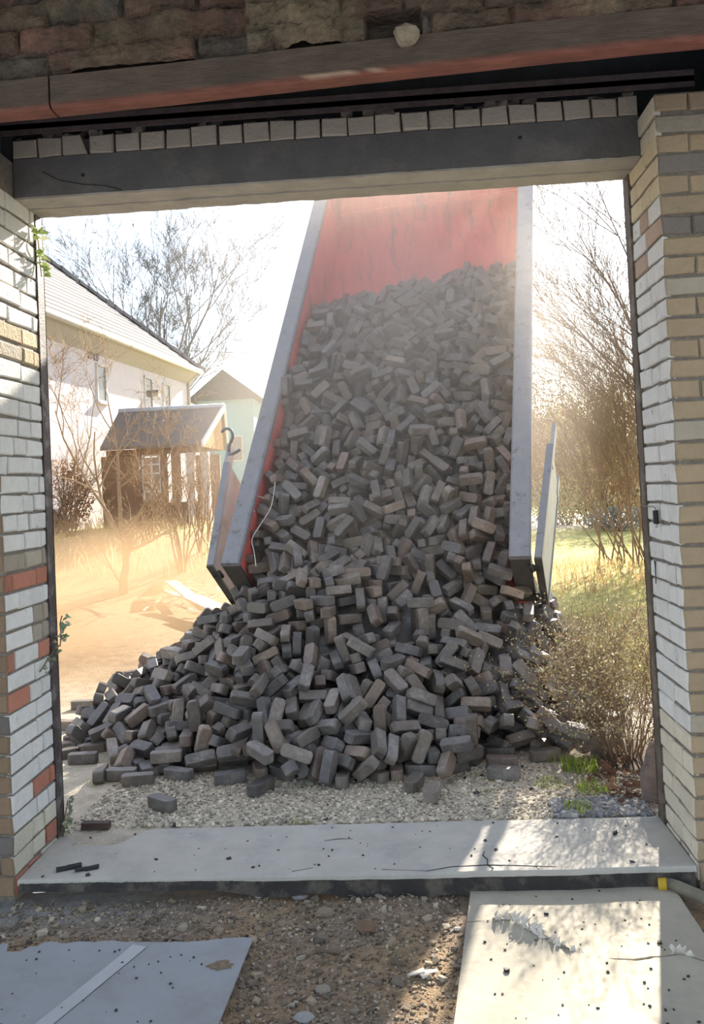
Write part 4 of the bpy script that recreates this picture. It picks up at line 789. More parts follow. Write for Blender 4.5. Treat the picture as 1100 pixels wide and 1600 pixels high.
954,3937,2485,29,-8,75,59,1158,3891,2506,1,49,87,-1,1299,3894,2528,90,42,-13,7,1395,3826,2454,30,-74,-50,-32,1552,3795,2523,13,-22,89,-38,1726,3769,2479,69,-69,-12,-19,
1838,3722,2528,44,-37,80,-18,1934,3756,2532,87,-21,-32,31,2050,3712,2516,-2,84,-21,-50,2269,3677,2535,13,19,6,-97,2428,3624,2552,90,-33,24,12,899,4069,2648,78,-11,-55,30,
1070,3987,2608,79,-26,41,-37,1210,3972,2587,49,-76,34,-24,1420,3935,2616,-34,69,-50,-41,1622,3904,2612,-8,38,-76,-53,1730,3883,2623,81,16,-35,-45,1858,3814,2644,11,63,77,1,
1958,3814,2625,20,91,10,35,2140,3718,2590,19,0,-67,-72,2293,3767,2627,6,68,-73,-7,2475,3684,2565,44,-88,19,0,961,4132,2801,-32,80,-27,43,1087,4101,2767,1,88,-9,46,
1132,4078,2710,85,24,-31,35,1277,4024,2667,92,-28,4,28,1470,4007,2738,52,-56,59,27,1646,3984,2728,30,10,-42,85,1768,3956,2716,33,-79,-43,-28,1887,3915,2690,42,20,26,85,
2044,3934,2723,-3,40,-75,-53,2152,3815,2656,-37,91,16,14,2224,3826,2759,-31,75,-56,-17,2484,3847,2792,45,-22,-84,21,934,4217,2844,14,16,31,93,1049,4202,2855,22,78,-25,-52,
1175,4213,2860,24,23,2,-94,1271,4139,2835,76,-24,-55,24,1503,4132,2838,42,42,45,67,1695,3999,2779,85,26,-22,-41,1793,4070,2911,8,51,-53,-67,1889,3963,2862,76,-37,53,0,
2056,3991,2818,12,95,-29,7,2207,4032,2921,38,71,-2,60,2296,3974,2842,76,46,-19,-41,2536,3956,2857,87,41,-19,-18,982,4333,2951,66,46,-10,59,1117,4413,2987,28,64,17,69,
1275,4260,2946,-6,35,89,29,1362,4273,2978,17,-38,-90,-10,1472,4243,3001,96,18,10,17,1787,4165,2971,48,84,7,24,1855,4101,2872,34,11,34,87,2074,4193,3068,28,-69,-57,-36,
2221,4245,3028,3,81,58,-3,2364,4235,3072,14,5,99,-3,2474,4056,2973,62,68,27,28,967,4449,2987,65,-26,-70,13,1107,4571,3122,57,-40,-71,8,1264,4438,3042,76,-12,-12,63,
1539,4364,3064,75,-62,12,-18,1656,4317,3028,6,78,16,60,1779,4278,3034,-7,98,-19,5,1986,4310,3004,-21,71,-66,-13,2108,4277,3070,80,-58,8,-8,2312,4382,3176,68,21,69,-14,
2356,4211,2969,18,0,-44,88,2453,4130,2997,86,8,-42,28,1020,4651,3105,-11,22,33,-91,1115,4648,3064,30,-1,15,94,1238,4585,3093,64,24,48,-55,1387,4544,3142,42,-11,82,-38,
1557,4475,3128,55,57,-7,61,1691,4406,3055,0,-19,-88,-44,1786,4403,3154,63,49,43,43,2029,4428,3163,50,82,-21,17,2176,4399,3149,18,46,-55,-67,2247,4396,3190,-24,74,40,49,
2436,4418,3137,-4,10,-99,-12,2604,4258,3084,41,31,-62,59,1080,4758,3153,37,-5,87,-34,1268,4797,3244,89,41,-15,13,1308,4638,3131,70,10,50,-50,1422,4643,3137,55,49,-5,67,
1627,4567,3151,34,68,19,62,1684,4542,3127,70,28,-34,56,1800,4531,3152,94,-32,4,-10,2050,4554,3207,18,30,91,-23,2325,4540,3248,5,1,-43,-90,2434,4462,3216,-21,38,38,-82,
2598,4436,3176,47,23,18,83,1504,4794,3246,-3,61,74,28,1584,4753,3266,21,-49,-77,-34,1696,4685,3201,23,-55,-72,-37,1780,4663,3196,61,-21,-31,69,1986,4670,3255,36,-30,67,58,
2125,4589,3251,54,70,7,-46,2244,4585,3200,21,-30,-92,-12,2433,4584,3289,26,76,-27,-53,2693,4462,3230,48,56,34,58,2055,4736,3336,25,-26,61,70,2167,4693,3356,47,30,32,-77,
2239,4692,3342,53,64,26,48,2526,4662,3350,-4,11,-96,-26,823,2659,962,73,-3,41,-55,948,2706,1049,6,67,42,61,1125,2732,1107,32,-39,52,-69,1266,2558,960,8,90,-27,-34,
1491,2558,1001,30,69,-7,-65,1592,2526,900,49,-55,-65,18,713,2776,1077,12,-14,-93,31,855,2807,1065,51,37,2,78,1703,2529,1005,5,20,0,98,558,2902,1169,13,85,50,-4,
740,2788,1163,8,53,79,29,1231,2768,1175,62,-44,4,64,1339,2742,1132,27,86,-32,29,1932,2560,1091,37,47,-20,77,2216,2554,1132,61,-32,-56,47,572,3050,1265,74,22,9,62,
1536,2735,1243,75,65,12,5,2161,2610,1227,78,19,-58,16,2299,2594,1253,62,-38,45,51,623,3040,1385,82,-26,32,40,991,2962,1315,-13,37,-16,-91,1142,2954,1355,48,39,51,-60,
1561,2876,1390,48,39,-53,58,2343,2773,1389,-38,66,24,-60,726,3074,1452,8,15,-26,-95,1045,3036,1393,93,-31,-13,-13,1400,2941,1528,52,-39,-2,-76,1586,2953,1503,-3,80,-15,-58,
2104,2859,1474,-20,52,-82,-14,606,3201,1565,49,-42,2,-76,1146,3043,1526,12,20,-10,-97,1699,3034,1616,86,-33,-27,29,1878,3000,1568,30,93,-17,-13,2064,2956,1628,97,-21,-3,13,
658,3293,1690,-28,74,-60,12,784,3218,1672,39,26,6,88,882,3235,1655,17,80,-44,-38,1083,3215,1604,-8,64,-53,55,1424,3133,1656,-8,22,-96,-13,2171,2987,1717,67,40,8,-63,
680,3355,1762,84,-8,19,-51,764,3361,1782,66,-7,74,4,1107,3270,1776,21,66,-30,-65,1348,3319,1876,37,-1,12,92,1526,3144,1822,30,71,15,62,1632,3211,1753,56,46,-69,-3,
1877,3047,1706,73,40,-29,-47,2292,3072,1812,67,63,-38,11,2369,2989,1784,55,-12,77,-31,645,3450,1855,48,-41,56,-53,788,3445,1914,47,-12,-86,14,977,3349,1888,-25,73,39,51,
1064,3353,1870,52,-81,13,-25,1561,3249,1935,42,45,-64,46,2120,3168,1903,40,32,85,12,2372,3097,1903,51,21,83,-2,974,3543,2069,10,-12,84,-52,871,3471,1992,46,83,-13,30,
1017,3474,1979,50,50,-19,68,1394,3338,1999,5,90,-43,2,1572,3342,1962,8,-37,-71,-60,1861,3254,1938,86,-51,3,7,1974,3286,2046,86,-5,14,-48,2122,3268,2046,16,16,97,6,
2241,3252,2052,75,-15,-64,-9,2369,3202,2021,70,68,16,-10,697,3624,2031,74,6,-54,39,855,3606,2141,61,-57,55,11,1049,3605,2137,88,44,13,-11,1464,3417,2084,51,-65,41,39,
1589,3401,2060,19,-31,63,-68,1717,3411,2056,-6,72,42,55,1756,3305,2017,5,33,-28,90,1894,3357,2096,60,-63,4,50,2096,3352,2136,20,27,63,71,2404,3227,2155,76,22,-50,-35,
695,3664,2152,67,36,59,26,796,3734,2255,37,64,26,63,1058,3637,2195,96,-21,18,4,1162,3650,2248,36,-41,-65,-52,1333,3513,2119,44,-22,-80,35,1448,3576,2256,50,-16,-29,-80,
1711,3435,2235,55,24,-43,67,1830,3617,2317,11,6,32,94,1933,3411,2183,20,48,21,83,2114,3440,2264,57,23,15,-78,2278,3417,2167,13,50,36,-78,2419,3409,2210,17,47,-38,78,
704,3697,2335,49,48,39,-62,1211,3722,2359,18,43,-55,69,1265,3674,2275,18,62,12,-76,1599,3589,2321,44,62,14,-63,1708,3628,2298,57,-13,75,-31,1875,3574,2439,45,54,50,-51,
2044,3487,2298,64,-39,4,-66,2409,3512,2349,89,44,-3,-13,763,3826,2465,48,-15,45,-74,912,3881,2443,95,-10,-27,-14,1010,3810,2379,-28,87,13,38,1145,3776,2377,46,-87,-15,6,
1396,3701,2422,46,-2,-56,69,1525,3667,2397,84,37,-24,32,1693,3662,2425,87,-41,-20,-18,1996,3571,2393,6,99,-2,-12,2449,3536,2398,32,94,-11,-7,764,4007,2531,65,-12,69,-27,
1083,3888,2514,29,71,-39,50,1267,3812,2492,58,61,-31,44,1368,3881,2623,81,13,40,-42,1468,3833,2552,46,-80,-37,9,1611,3747,2543,-36,88,31,-4,1712,3667,2519,72,-42,17,53,
1907,3647,2570,30,-45,-84,9,1976,3657,2533,46,-40,75,27,2114,3625,2481,44,-53,-71,-16,2504,3584,2446,-14,63,-48,59,927,3994,2640,24,94,21,10,1163,3954,2622,-1,65,52,56,
1317,3844,2612,59,-68,33,-28,1390,3974,2719,32,-20,16,91,1583,3901,2661,19,88,29,31,2014,3822,2749,25,10,84,47,2170,3740,2647,4,99,9,-13,2378,3845,2675,6,-15,-99,4,
2455,3758,2683,54,-42,-66,-32,850,4170,2725,13,56,12,-81,1538,3962,2740,71,42,55,-11,1643,3932,2777,77,-52,37,-6,1842,3850,2702,45,-3,10,89,1970,3904,2785,48,1,76,43,
2068,3875,2739,38,-55,-70,-26,2150,3855,2746,2,64,73,24,2385,3826,2733,17,-5,2,-98,906,4178,2886,90,43,-6,-7,1037,4172,2922,29,65,17,68,1120,4240,2972,28,59,-67,36,
1209,4147,2850,63,51,-33,47,1558,4135,2851,68,-44,43,-39,1661,4043,2849,17,95,24,-10,1829,3933,2805,11,41,40,81,1953,3990,2876,2,60,36,71,2013,4029,2895,-10,45,89,-1,
2164,3925,2867,90,34,27,-7,2460,3936,2917,-10,0,-35,-93,2517,3815,2846,25,34,-86,-28,852,4299,2887,50,49,-71,6,940,4313,3019,5,7,93,36,1068,4367,3024,77,0,42,-48,
1290,4229,3000,27,42,38,78,1442,4131,2900,63,-48,-59,17,1602,4239,3017,26,-35,-90,-2,1731,4162,3041,1,20,98,7,1929,4173,2971,56,49,-35,-57,2123,4111,2978,16,-17,97,8,
2159,3998,2947,21,14,86,45,2402,4118,3035,-30,83,-39,28,2543,4018,3008,50,81,10,-30,898,4447,3063,-11,60,62,49,994,4513,3094,33,25,-84,-35,1229,4473,3090,98,1,-15,-10,
1395,4454,3130,41,-70,-54,-24,1646,4407,3149,45,-50,-37,64,1697,4271,3100,79,55,-16,20,1756,4228,2990,60,55,-52,24,1835,4324,3098,-9,5,-30,-95,2304,4306,3109,99,13,0,6,
2560,4094,3064,97,-21,14,5,1184,4589,3148,18,65,44,60,1319,4576,3151,50,-75,-41,13,1489,4563,3181,8,58,-31,-75,1639,4532,3213,32,86,-21,-32,1717,4397,3169,72,-26,-64,11,
1853,4367,3149,45,-74,-22,45,1943,4486,3220,33,40,71,48,2151,4373,3200,67,2,-22,71,2409,4353,3171,72,33,31,-52,2483,4331,3160,56,-28,-69,36,2627,4135,3090,76,-9,23,59,
1699,4768,3295,-1,31,-46,83,1738,4464,3155,66,-12,70,-26,1916,4620,3261,17,-12,-98,4,2066,4464,3246,89,-25,-25,-28,2366,4472,3287,0,83,-43,-36,2535,4417,3200,77,-8,38,-50,
2579,4193,3116,21,91,-12,35,2309,4695,3381,37,-50,77,14,2522,4601,3380,-14,56,79,21,2533,4561,3292,-21,76,-60,-16,2667,4585,3346,33,94,-10,-2,1058,2598,956,27,-34,85,32,
1106,2559,946,46,79,22,34,1381,2525,917,66,10,-74,-1,1658,2492,905,51,18,-60,59,509,2816,1015,56,54,44,45,1110,2679,1045,21,-9,-22,-95,2068,2632,1244,66,-41,-61,15,
931,2926,1358,28,84,38,27,1139,2887,1378,3,1,-95,32,682,3107,1495,12,16,46,-86,669,3136,1564,72,40,35,44,1001,3122,1575,74,-56,38,-1,1256,3095,1664,47,66,34,47,
1343,3223,1826,-3,38,92,-10,2256,2965,1775,40,72,-47,-31,698,3429,1885,71,-12,62,-32,1404,3311,1938,73,57,-26,-27,1558,3302,2015,56,-80,-3,-22,1500,3505,2217,37,7,92,-4,
2162,3357,2260,50,-8,43,-75,1229,3740,2461,76,60,-2,-25,1475,3580,2365,48,-86,2,-15,1767,3509,2321,56,-42,-64,31,1841,3482,2289,69,29,-20,63,2086,3503,2374,12,12,-98,4,
1653,3540,2346,21,14,-88,-41,1799,3556,2418,83,12,19,-50,2051,3556,2454,77,50,-13,-38,1127,3821,2501,7,61,30,-73,1314,3822,2450,51,12,84,16,1630,3768,2629,81,-50,29,-7,
2242,3653,2581,-6,18,10,-98,1206,3905,2652,59,-48,65,-4,1684,3859,2679,32,-6,93,-16,2284,3742,2685,-4,96,25,-8,808,4145,2773,-17,64,-55,-51,1318,4032,2749,-6,43,64,-63,
2086,3874,2849,94,22,24,-5,2379,3757,2782,-15,48,86,7,1119,4330,3038,2,73,-53,-43,2276,3932,2891,-3,67,-47,-57,1167,4364,3017,50,-45,74,-2,1575,4160,2968,18,27,94,-9,
2359,4240,3128,6,13,-4,-99,1645,4281,3141,24,-8,95,-16,2044,4309,3156,-21,50,-78,32,1897,4253,3078,80,-49,20,28,1990,4323,3122,24,36,-86,-27,2197,4542,3263,29,-58,-75,-13,
2503,4301,3214,74,24,-18,60,2626,4524,3248,47,-60,-15,63,1070,1256,85,6,-26,-92,29,1131,1380,156,42,58,-43,-55,1244,1255,80,90,15,35,22,1380,1133,90,2,-91,42,3,
631,1495,105,2,-26,-97,0,822,1344,91,49,66,-53,19,882,1422,65,11,-14,-60,-78,1057,1366,102,19,61,75,-15,1215,1332,137,9,-86,-5,49,1393,1406,150,61,10,-8,78,
1491,1399,55,70,-70,8,12,1619,1388,109,64,25,-62,-37,1676,1302,134,70,-22,17,66,451,1295,43,91,40,4,9,538,1530,173,39,-15,81,-40,699,1473,179,44,-9,-25,-86,
841,1536,141,1,-97,-3,-26,997,1439,169,59,-56,42,-40,1058,1511,217,67,30,20,-65,1172,1510,234,61,-56,56,-3,1327,1407,199,26,81,-51,-11,1450,1467,205,25,65,-70,-16,
1639,1595,195,6,-62,78,7,1756,1512,104,91,-3,-41,0,1855,1554,108,35,47,-48,-65,2052,1571,139,38,26,89,-7,240,1749,186,35,1,46,-81,377,1590,230,78,23,14,-56,
510,1574,238,28,-34,-8,89,679,1729,301,54,2,3,-84,765,1637,255,34,-42,-81,-20,935,1528,239,54,-51,47,-48,1046,1646,273,71,-71,-5,1,1233,1664,281,3,-3,71,-71,
1407,1624,261,95,0,0,32,1580,1602,255,75,-25,-1,-62,1677,1616,267,58,57,-18,-56,1802,1582,177,3,16,98,15,1989,1690,201,10,88,-39,-27,-457,1895,28,0,-11,99,0,
-121,2007,136,57,11,76,30,108,1832,166,0,-97,-23,-7,324,1725,211,54,6,44,-71,507,1845,357,68,-62,29,-27,611,1733,358,22,-70,10,67,785,1745,360,64,53,2,-55,
920,1710,394,19,-55,71,-41,1213,1642,350,69,18,-15,68,1391,1743,371,13,-22,70,-67,1592,1668,319,81,-14,17,-55,1690,1773,310,12,0,72,-69,1804,1810,343,14,-86,48,8,
1882,1764,251,31,6,69,-66,2046,1751,224,39,-3,-89,23,2597,1844,28,0,-90,-45,0,-285,2055,28,0,-99,10,0,-326,1947,33,63,-63,31,-32,31,1995,147,25,0,0,97,
188,1942,234,25,-31,-66,64,370,1901,332,36,18,38,-83,617,1914,460,67,42,-37,48,771,1893,457,66,32,-39,56,911,1805,452,36,-48,-52,61,1027,1888,464,3,-8,100,0,
1378,1912,514,51,-51,-49,-49,1481,1953,534,56,-43,-56,44,1676,1816,388,1,-41,-91,-2,1783,1884,426,75,13,-10,64,1890,1899,327,10,-19,-70,-68,2083,1821,341,44,40,-41,-70,
2122,1855,272,93,4,7,-37,2288,1659,97,30,-13,-86,39,2619,1964,67,28,-91,-17,23,-460,2145,54,91,-41,10,-6,-273,2123,28,13,0,0,99,-239,2128,89,19,19,68,68,
63,2059,215,41,26,59,65,490,2104,489,0,90,-43,0,569,1880,510,6,-26,-79,-55,770,2071,600,85,0,-12,52,865,2026,534,71,-71,-2,2,1048,2081,659,10,-23,97,2,
1325,1858,568,59,-65,18,-45,1597,1925,502,39,-48,55,-56,1739,2008,473,70,-69,10,15,2007,2002,437,38,-40,81,20,2163,1934,366,58,24,-29,72,2246,1912,294,40,-45,61,52,
-374,2239,28,99,0,0,13,-205,2214,94,29,27,89,21,-108,2144,153,63,38,-11,-66,70,2268,266,57,-39,59,-42,195,2171,319,74,7,7,-67,276,2181,424,11,63,77,-8,
411,2224,520,67,69,-22,15,635,2142,550,2,-2,-71,71,911,2200,708,51,54,-46,-49,1045,2214,728,51,-51,-49,49,1378,2188,753,66,0,0,-75,1646,2116,640,32,63,-32,63,
1900,2209,622,21,-81,-52,-14,2020,2136,489,71,-70,-1,11,2258,2073,418,12,-12,70,-70,2651,2008,123,9,19,90,-37,-377,2338,86,31,-67,38,56,-201,2406,108,8,-68,-72,-9,
-102,2324,185,67,67,-22,-22,35,2383,314,57,71,4,41,114,2277,388,43,-88,-9,15,517,2337,610,67,-67,-22,22,592,2315,675,43,1,-1,-90,750,2314,740,63,-63,33,-33,
831,2318,794,9,34,-94,3,1050,2356,839,22,-20,95,-8,1216,2322,845,69,-69,15,-15,1363,2327,851,0,43,90,0,1524,2349,825,67,67,22,22,1666,1891,535,37,72,40,-42,
1715,2272,694,50,-50,50,50,1909,2368,703,1,-99,-10,10,2250,1853,275,52,46,46,-55,2710,2128,69,43,-1,41,-80,-328,2478,28,0,-13,99,0,-201,2513,158,14,-93,2,-33,
-104,2397,255,12,62,70,-33,-14,2432,318,92,-20,0,34,137,2519,405,60,6,-8,80,315,2427,534,8,77,-63,-2,391,2441,585,74,67,10,0,687,2530,765,4,-70,-71,-4,
754,2518,840,32,56,38,67,856,2506,889,18,-63,-73,-21,1095,2464,914,25,-27,90,-24,1201,2439,930,36,-82,-44,1,1381,2458,931,63,-63,31,-31,1518,2472,923,23,2,-3,97,
1739,2455,891,67,-31,64,-22,2080,2256,651,4,-71,-70,-4,2774,2059,127,12,-88,-37,-28,-353,2625,61,33,-89,30,3,-169,2597,182,88,1,-42,-22,-237,2677,176,3,-38,82,42,
-113,2642,287,21,-13,91,-32,16,2630,368,99,-13,-3,8,195,2655,510,65,73,-21,-10,451,2648,609,46,53,-46,-54,520,2639,700,41,50,50,57,587,2575,796,26,-13,62,73,
855,2642,934,12,-24,86,44,1052,2594,955,68,-70,-19,11,1180,2612,983,58,69,-28,-34,1386,2604,979,3,6,100,0,1870,2567,897,0,58,-82,0,1988,2463,831,65,-25,66,-28,
2060,2545,868,80,-14,21,-54,2741,2305,93,62,45,55,34,-454,2779,33,67,-67,-23,23,-351,2723,33,2,-2,71,-71,-318,2748,114,98,2,-12,-15,-172,2773,242,4,-13,93,-34,
-133,2700,246,53,11,40,-74,50,2707,370,11,33,-4,-94,275,2701,567,54,-46,54,46,358,2746,653,64,-69,13,31,635,2750,791,3,3,-71,-71,765,2734,869,59,0,0,81,
873,2808,938,40,-1,-1,-92,2643,2730,158,91,1,3,41,-487,2874,33,58,-58,-41,41,-325,2886,35,1,4,0,-100,-227,2932,137,58,69,-40,-14,-163,2962,182,44,29,85,9,
24,2882,328,60,-61,36,-37,173,2946,465,15,71,0,-69,391,2874,604,61,0,0,-79,443,2875,692,66,71,0,25,658,2868,789,58,58,-41,-41,750,2953,838,2,-6,100,0,
2781,2856,108,79,29,17,51,2743,2914,33,71,-71,4,-4,-350,2994,33,71,71,-5,-5,-284,3097,89,92,-8,-21,33,-68,3062,212,83,-6,4,56,-72,3113,282,98,1,-7,-18,
283,3053,491,44,-5,10,89,372,3053,566,71,71,-5,1,499,2994,682,66,65,26,27,2825,2988,161,2,24,-90,-36,2822,2986,73,12,88,-34,30,-374,3154,28,0,80,59,0,
-342,3186,91,58,-63,-38,35,-263,3117,167,67,71,-20,11,-89,3234,246,33,94,-11,-5,191,3212,404,61,-21,-66,40,264,3342,415,30,-43,48,-70,2794,3148,74,30,-64,-41,58,
-433,3314,28,94,0,0,-33,-400,3388,28,97,0,0,-24,-336,3414,81,6,97,24,-6,-160,3402,72,28,-63,45,-57,-22,3327,238,37,10,35,-86,162,3312,337,10,61,78,-12,
2856,3450,33,26,-26,66,-66,2872,3290,33,63,63,-33,-33,1078,1154,85,9,-86,16,48,1541,1248,63,21,-25,-40,86,748,1305,132,64,-37,-14,-66,850,1281,207,37,92,-9,-6,
955,1241,164,41,80,37,22,1304,1277,138,14,-75,-64,0,1419,1290,82,55,45,55,-45,1474,1376,125,59,14,5,79,780,1406,148,46,-25,17,84,915,1401,166,47,74,-47,-11,
1100,1434,243,76,-10,-35,54,1256,1368,211,39,-61,65,-23,1533,1482,184,22,-77,-60,10,1664,1431,154,70,41,54,21,1884,1333,94,0,76,-65,0,53,1642,33,70,70,-11,-11,
205,1590,81,19,85,30,39,597,1479,197,88,-7,23,41,700,1509,223,9,43,-86,25,830,1516,215,40,36,-12,-84,951,1620,338,50,67,28,48,1068,1589,311,6,1,47,-88,
1306,1438,270,31,46,-83,-2,1505,1566,271,63,-6,37,-68,1668,1483,220,3,23,-31,92,1744,1688,246,2,-67,-74,-2,1917,1515,144,46,46,4,-76,1952,1620,178,30,22,73,57,
-228,1940,120,59,-29,-65,39,92,1508,36,13,92,-38,-5,479,1659,275,59,-79,-1,14,644,1666,353,33,1,4,-94,839,1661,375,20,-85,-37,31,1125,1707,395,79,-11,14,58,
1466,1575,345,4,-23,-80,55,1717,1652,339,55,63,-19,-51,1857,1626,224,28,85,-44,4,1883,1648,277,69,44,53,21,2032,1678,240,28,-12,-95,2,-480,2175,121,92,-16,17,32,
-441,2029,64,77,15,19,-59,-94,1870,131,74,-24,50,-38,46,1909,202,23,-4,85,-47,391,1710,263,4,20,-86,48,630,1802,413,59,80,8,-5,832,1796,431,7,87,-19,-45,
969,1682,445,28,26,-92,9,1499,1720,374,58,66,6,47,1836,1682,346,27,88,26,29,1927,1831,344,96,-15,25,-3,2183,1731,259,49,-6,52,-70,2344,1728,89,62,-6,-70,-33,
-277,2078,84,97,0,0,-26,-31,2071,238,62,36,-18,-67,-24,1930,226,28,11,-52,-80,116,2011,291,1,-43,90,-7,407,2001,403,94,27,-23,4,700,1892,554,72,11,32,60,
984,2059,707,58,-44,46,-51,1237,1880,563,35,-27,-71,55,1458,1677,424,48,-42,-64,43,1584,1791,447,35,45,71,41,1813,1729,409,83,-24,-34,36,1956,1859,387,68,-26,6,-68,
2032,1820,386,63,-22,9,-74,2339,1853,179,2,63,58,-52,-328,2294,106,94,-15,-13,26,-240,2196,135,88,23,-28,-31,-61,2137,191,56,-27,33,-71,42,2101,287,12,92,30,-22,
125,2183,357,77,-34,-4,-55,573,2025,519,67,12,50,-53,977,2231,778,48,-52,48,52,1102,2005,730,1,-65,76,0,1872,1976,454,69,36,11,-62,1836,2080,538,26,-51,53,-63,
2148,1802,345,13,-56,78,22,2506,1912,138,29,86,25,32,-499,2360,33,70,70,-12,-12,-337,2404,180,53,-68,-9,50,-233,2416,184,52,-3,58,-62,-236,2270,166,82,44,36,-8,
87,2323,366,46,-84,-30,4,310,2291,506,23,15,86,-43,512,2404,650,16,25,-50,-81,898,2067,637,59,-64,30,-39,1094,2269,809,3,-8,75,65,1670,1838,505,46,50,-66,33,
1930,2007,494,19,74,-46,-46,-444,2534,42,93,32,6,18,-341,2521,170,36,91,-16,9,-74,2477,255,23,83,43,-26,-28,2464,364,10,74,-65,17,264,2438,478,90,0,0,-43,
201,2371,433,1,64,28,-72,394,2525,621,32,20,47,-80,631,2383,738,58,58,-43,-38,801,2411,882,22,-5,93,28,928,2492,908,73,-16,44,-49,1150,2448,973,41,4,39,-82,
1281,2406,930,11,53,-28,-80,1480,2435,986,6,98,-18,-5,1808,2229,700,46,-64,62,7,2070,2369,703,67,-68,20,23,2212,2319,653,66,44,-56,-24,-366,2590,109,5,-8,44,89,
-382,2679,181,17,-68,-63,-34,-43,2644,227,3,-69,72,3,-6,2578,321,1,4,-13,-99,117,2631,433,16,-11,10,-97,205,2799,567,61,-36,70,-1,274,2553,564,92,11,11,36,
560,2487,769,6,-67,-39,63,969,2632,999,77,-1,-14,-62,1659,2548,988,6,-7,-68,73,1997,2549,915,47,-12,23,84,2128,2568,897,49,67,54,10,-341,2755,166,1,-99,5,-12,
-208,2822,201,90,-43,7,9,-204,2887,245,59,-64,8,-49,-74,2872,290,50,12,77,37,95,2779,457,2,23,94,-26,274,2776,605,86,37,32,-14,446,2745,689,64,10,-9,-76,
290,2631,619,83,53,-20,4,656,2702,845,41,-56,-61,-38,2726,2493,66,10,26,3,-96,-288,2820,83,53,47,53,-47,-369,2918,153,48,-15,-83,23,-286,3057,186,13,-31,-72,-61,
-3,2918,393,70,-71,-4,4,151,2849,418,0,-92,40,-1,269,2958,534,22,-38,-88,18,2701,2854,74,27,-77,57,15,-479,3049,28,0,65,76,0,-385,3048,112,98,-2,-17,8,
-373,2970,120,81,44,-20,33,-136,3086,206,83,1,-9,55,-32,2993,367,48,57,56,-35,95,3058,411,41,-77,37,-31,315,3031,627,1,-6,71,70,445,3038,676,36,-21,3,-91,
2861,3044,28,0,-40,-92,0,-439,3217,76,85,32,-14,40,-334,3190,154,3,99,10,5,-386,3200,219,86,23,11,44,-145,3220,191,6,12,90,42,17,3277,271,5,-8,-38,-92,
161,3524,282,58,81,0,12,303,3423,478,94,0,-1,34,-456,3371,89,63,63,-31,-31,-267,3305,84,95,-29,12,-5,-49,3391,144,21,62,73,-18,-197,3556,87,75,19,59,-24,
51,3535,174,84,-18,12,50,102,3590,218,98,-6,1,-20,1420,1202,85,44,-54,39,60,1522,1271,153,32,33,-25,-85,275,1510,61,21,20,-25,-92,620,1363,165,24,67,-70,0,
1208,1444,263,73,-21,-39,52,1451,1344,229,42,-85,18,26,1805,1262,128,17,65,-73,15,-153,1687,80,91,-3,37,18,-29,1511,62,48,57,-60,-28,280,1432,94,99,0,0,16,
428,1447,149,59,-59,38,-38,744,1583,306,43,84,6,-32,841,1546,317,52,-18,43,-71,1425,1455,278,77,17,-41,-47,1532,1411,236,10,27,-9,95,1803,1440,138,51,-86,-3,-6,
-404,2133,206,39,-71,34,-47,-482,1703,33,10,10,-70,-70,-9,1733,94,0,-100,9,0,124,1666,102,3,-71,-70,-5,162,1497,126,35,54,73,23,268,1357,94,0,16,-99,0,
736,1628,367,35,12,-84,41,1325,1553,326,13,-48,29,82,1533,1484,319,18,1,-28,94,1900,1474,201,1,-31,-85,-43,1977,1560,257,96,-12,2,27,-151,1858,114,46,-46,-70,30,
164,1780,172,68,66,21,23,342,1804,311,30,91,-11,-26,2204,1718,190,32,45,79,26,2455,1682,131,44,49,29,-69,-392,2033,135,88,46,8,-4,-193,2045,184,88,-41,-13,-21,
367,2106,464,42,-60,67,-12,1284,1817,486,74,-12,-6,65,1579,1676,393,15,-24,7,-96,1889,1358,196,1,22,92,-33,-391,2160,121,20,91,33,-13,-272,2124,184,56,80,-21,12,
69,2162,322,31,6,33,89,414,2081,504,61,49,-5,-62,851,1894,526,50,-42,-58,49,1399,1834,524,11,-16,24,95,1682,1728,442,73,-3,-10,67,1953,1872,450,39,-27,-3,-88,
2270,1790,312,2,-41,-18,-89,2394,1572,127,6,83,48,-27,-412,2421,127,4,77,30,57,-341,2280,165,87,-17,-10,45,-163,2188,207,43,-27,-25,82,-111,2164,290,74,53,37,19,
396,2296,603,18,80,-57,-3,570,2207,603,70,-59,-8,-40,713,2297,805,55,-52,46,-47,999,2235,888,0,80,-60,0,1088,2248,878,52,37,55,54,-406,2503,87,44,89,15,4,
-371,2481,216,20,1,31,93,-243,2512,289,69,-30,-25,62,-45,2508,405,88,-19,2,44,129,2485,477,43,29,-52,-68,376,2397,654,9,77,-63,-1,434,2431,683,20,-67,-50,51,
797,2336,862,18,5,-69,-70,986,2437,920,70,29,17,63,2173,2331,710,81,-30,-14,48,2416,1853,204,47,72,-44,-25,2306,2397,612,70,-69,-10,16,-456,2662,197,26,-58,53,57,
-224,2562,222,42,-37,-12,82,-277,2625,247,59,-26,31,-70,-170,2689,315,26,-93,-9,-26,1,2682,436,13,-49,84,-21,-90,2749,388,12,4,94,31,190,2587,531,25,-3,-71,66,
485,2516,697,32,-42,-84,-15,1276,2629,1015,20,-70,62,-29,1904,2512,971,51,-17,-77,35,2574,2104,105,73,19,61,23,-481,2748,149,74,43,51,8,-381,2828,221,66,66,26,26,
-50,2803,278,24,73,-56,31,-186,2781,313,35,91,22,5,231,2925,594,94,18,-9,27,428,2834,747,15,26,95,10,400,2740,773,36,-46,-75,31,2838,2539,28,11,0,0,-99,
-448,2881,94,0,34,94,0,-432,2879,155,63,-63,33,-33,-452,3032,153,70,61,13,36,-358,3144,257,11,-18,-58,-78,7,2890,456,58,11,18,-79,-94,3050,325,58,41,-51,49,
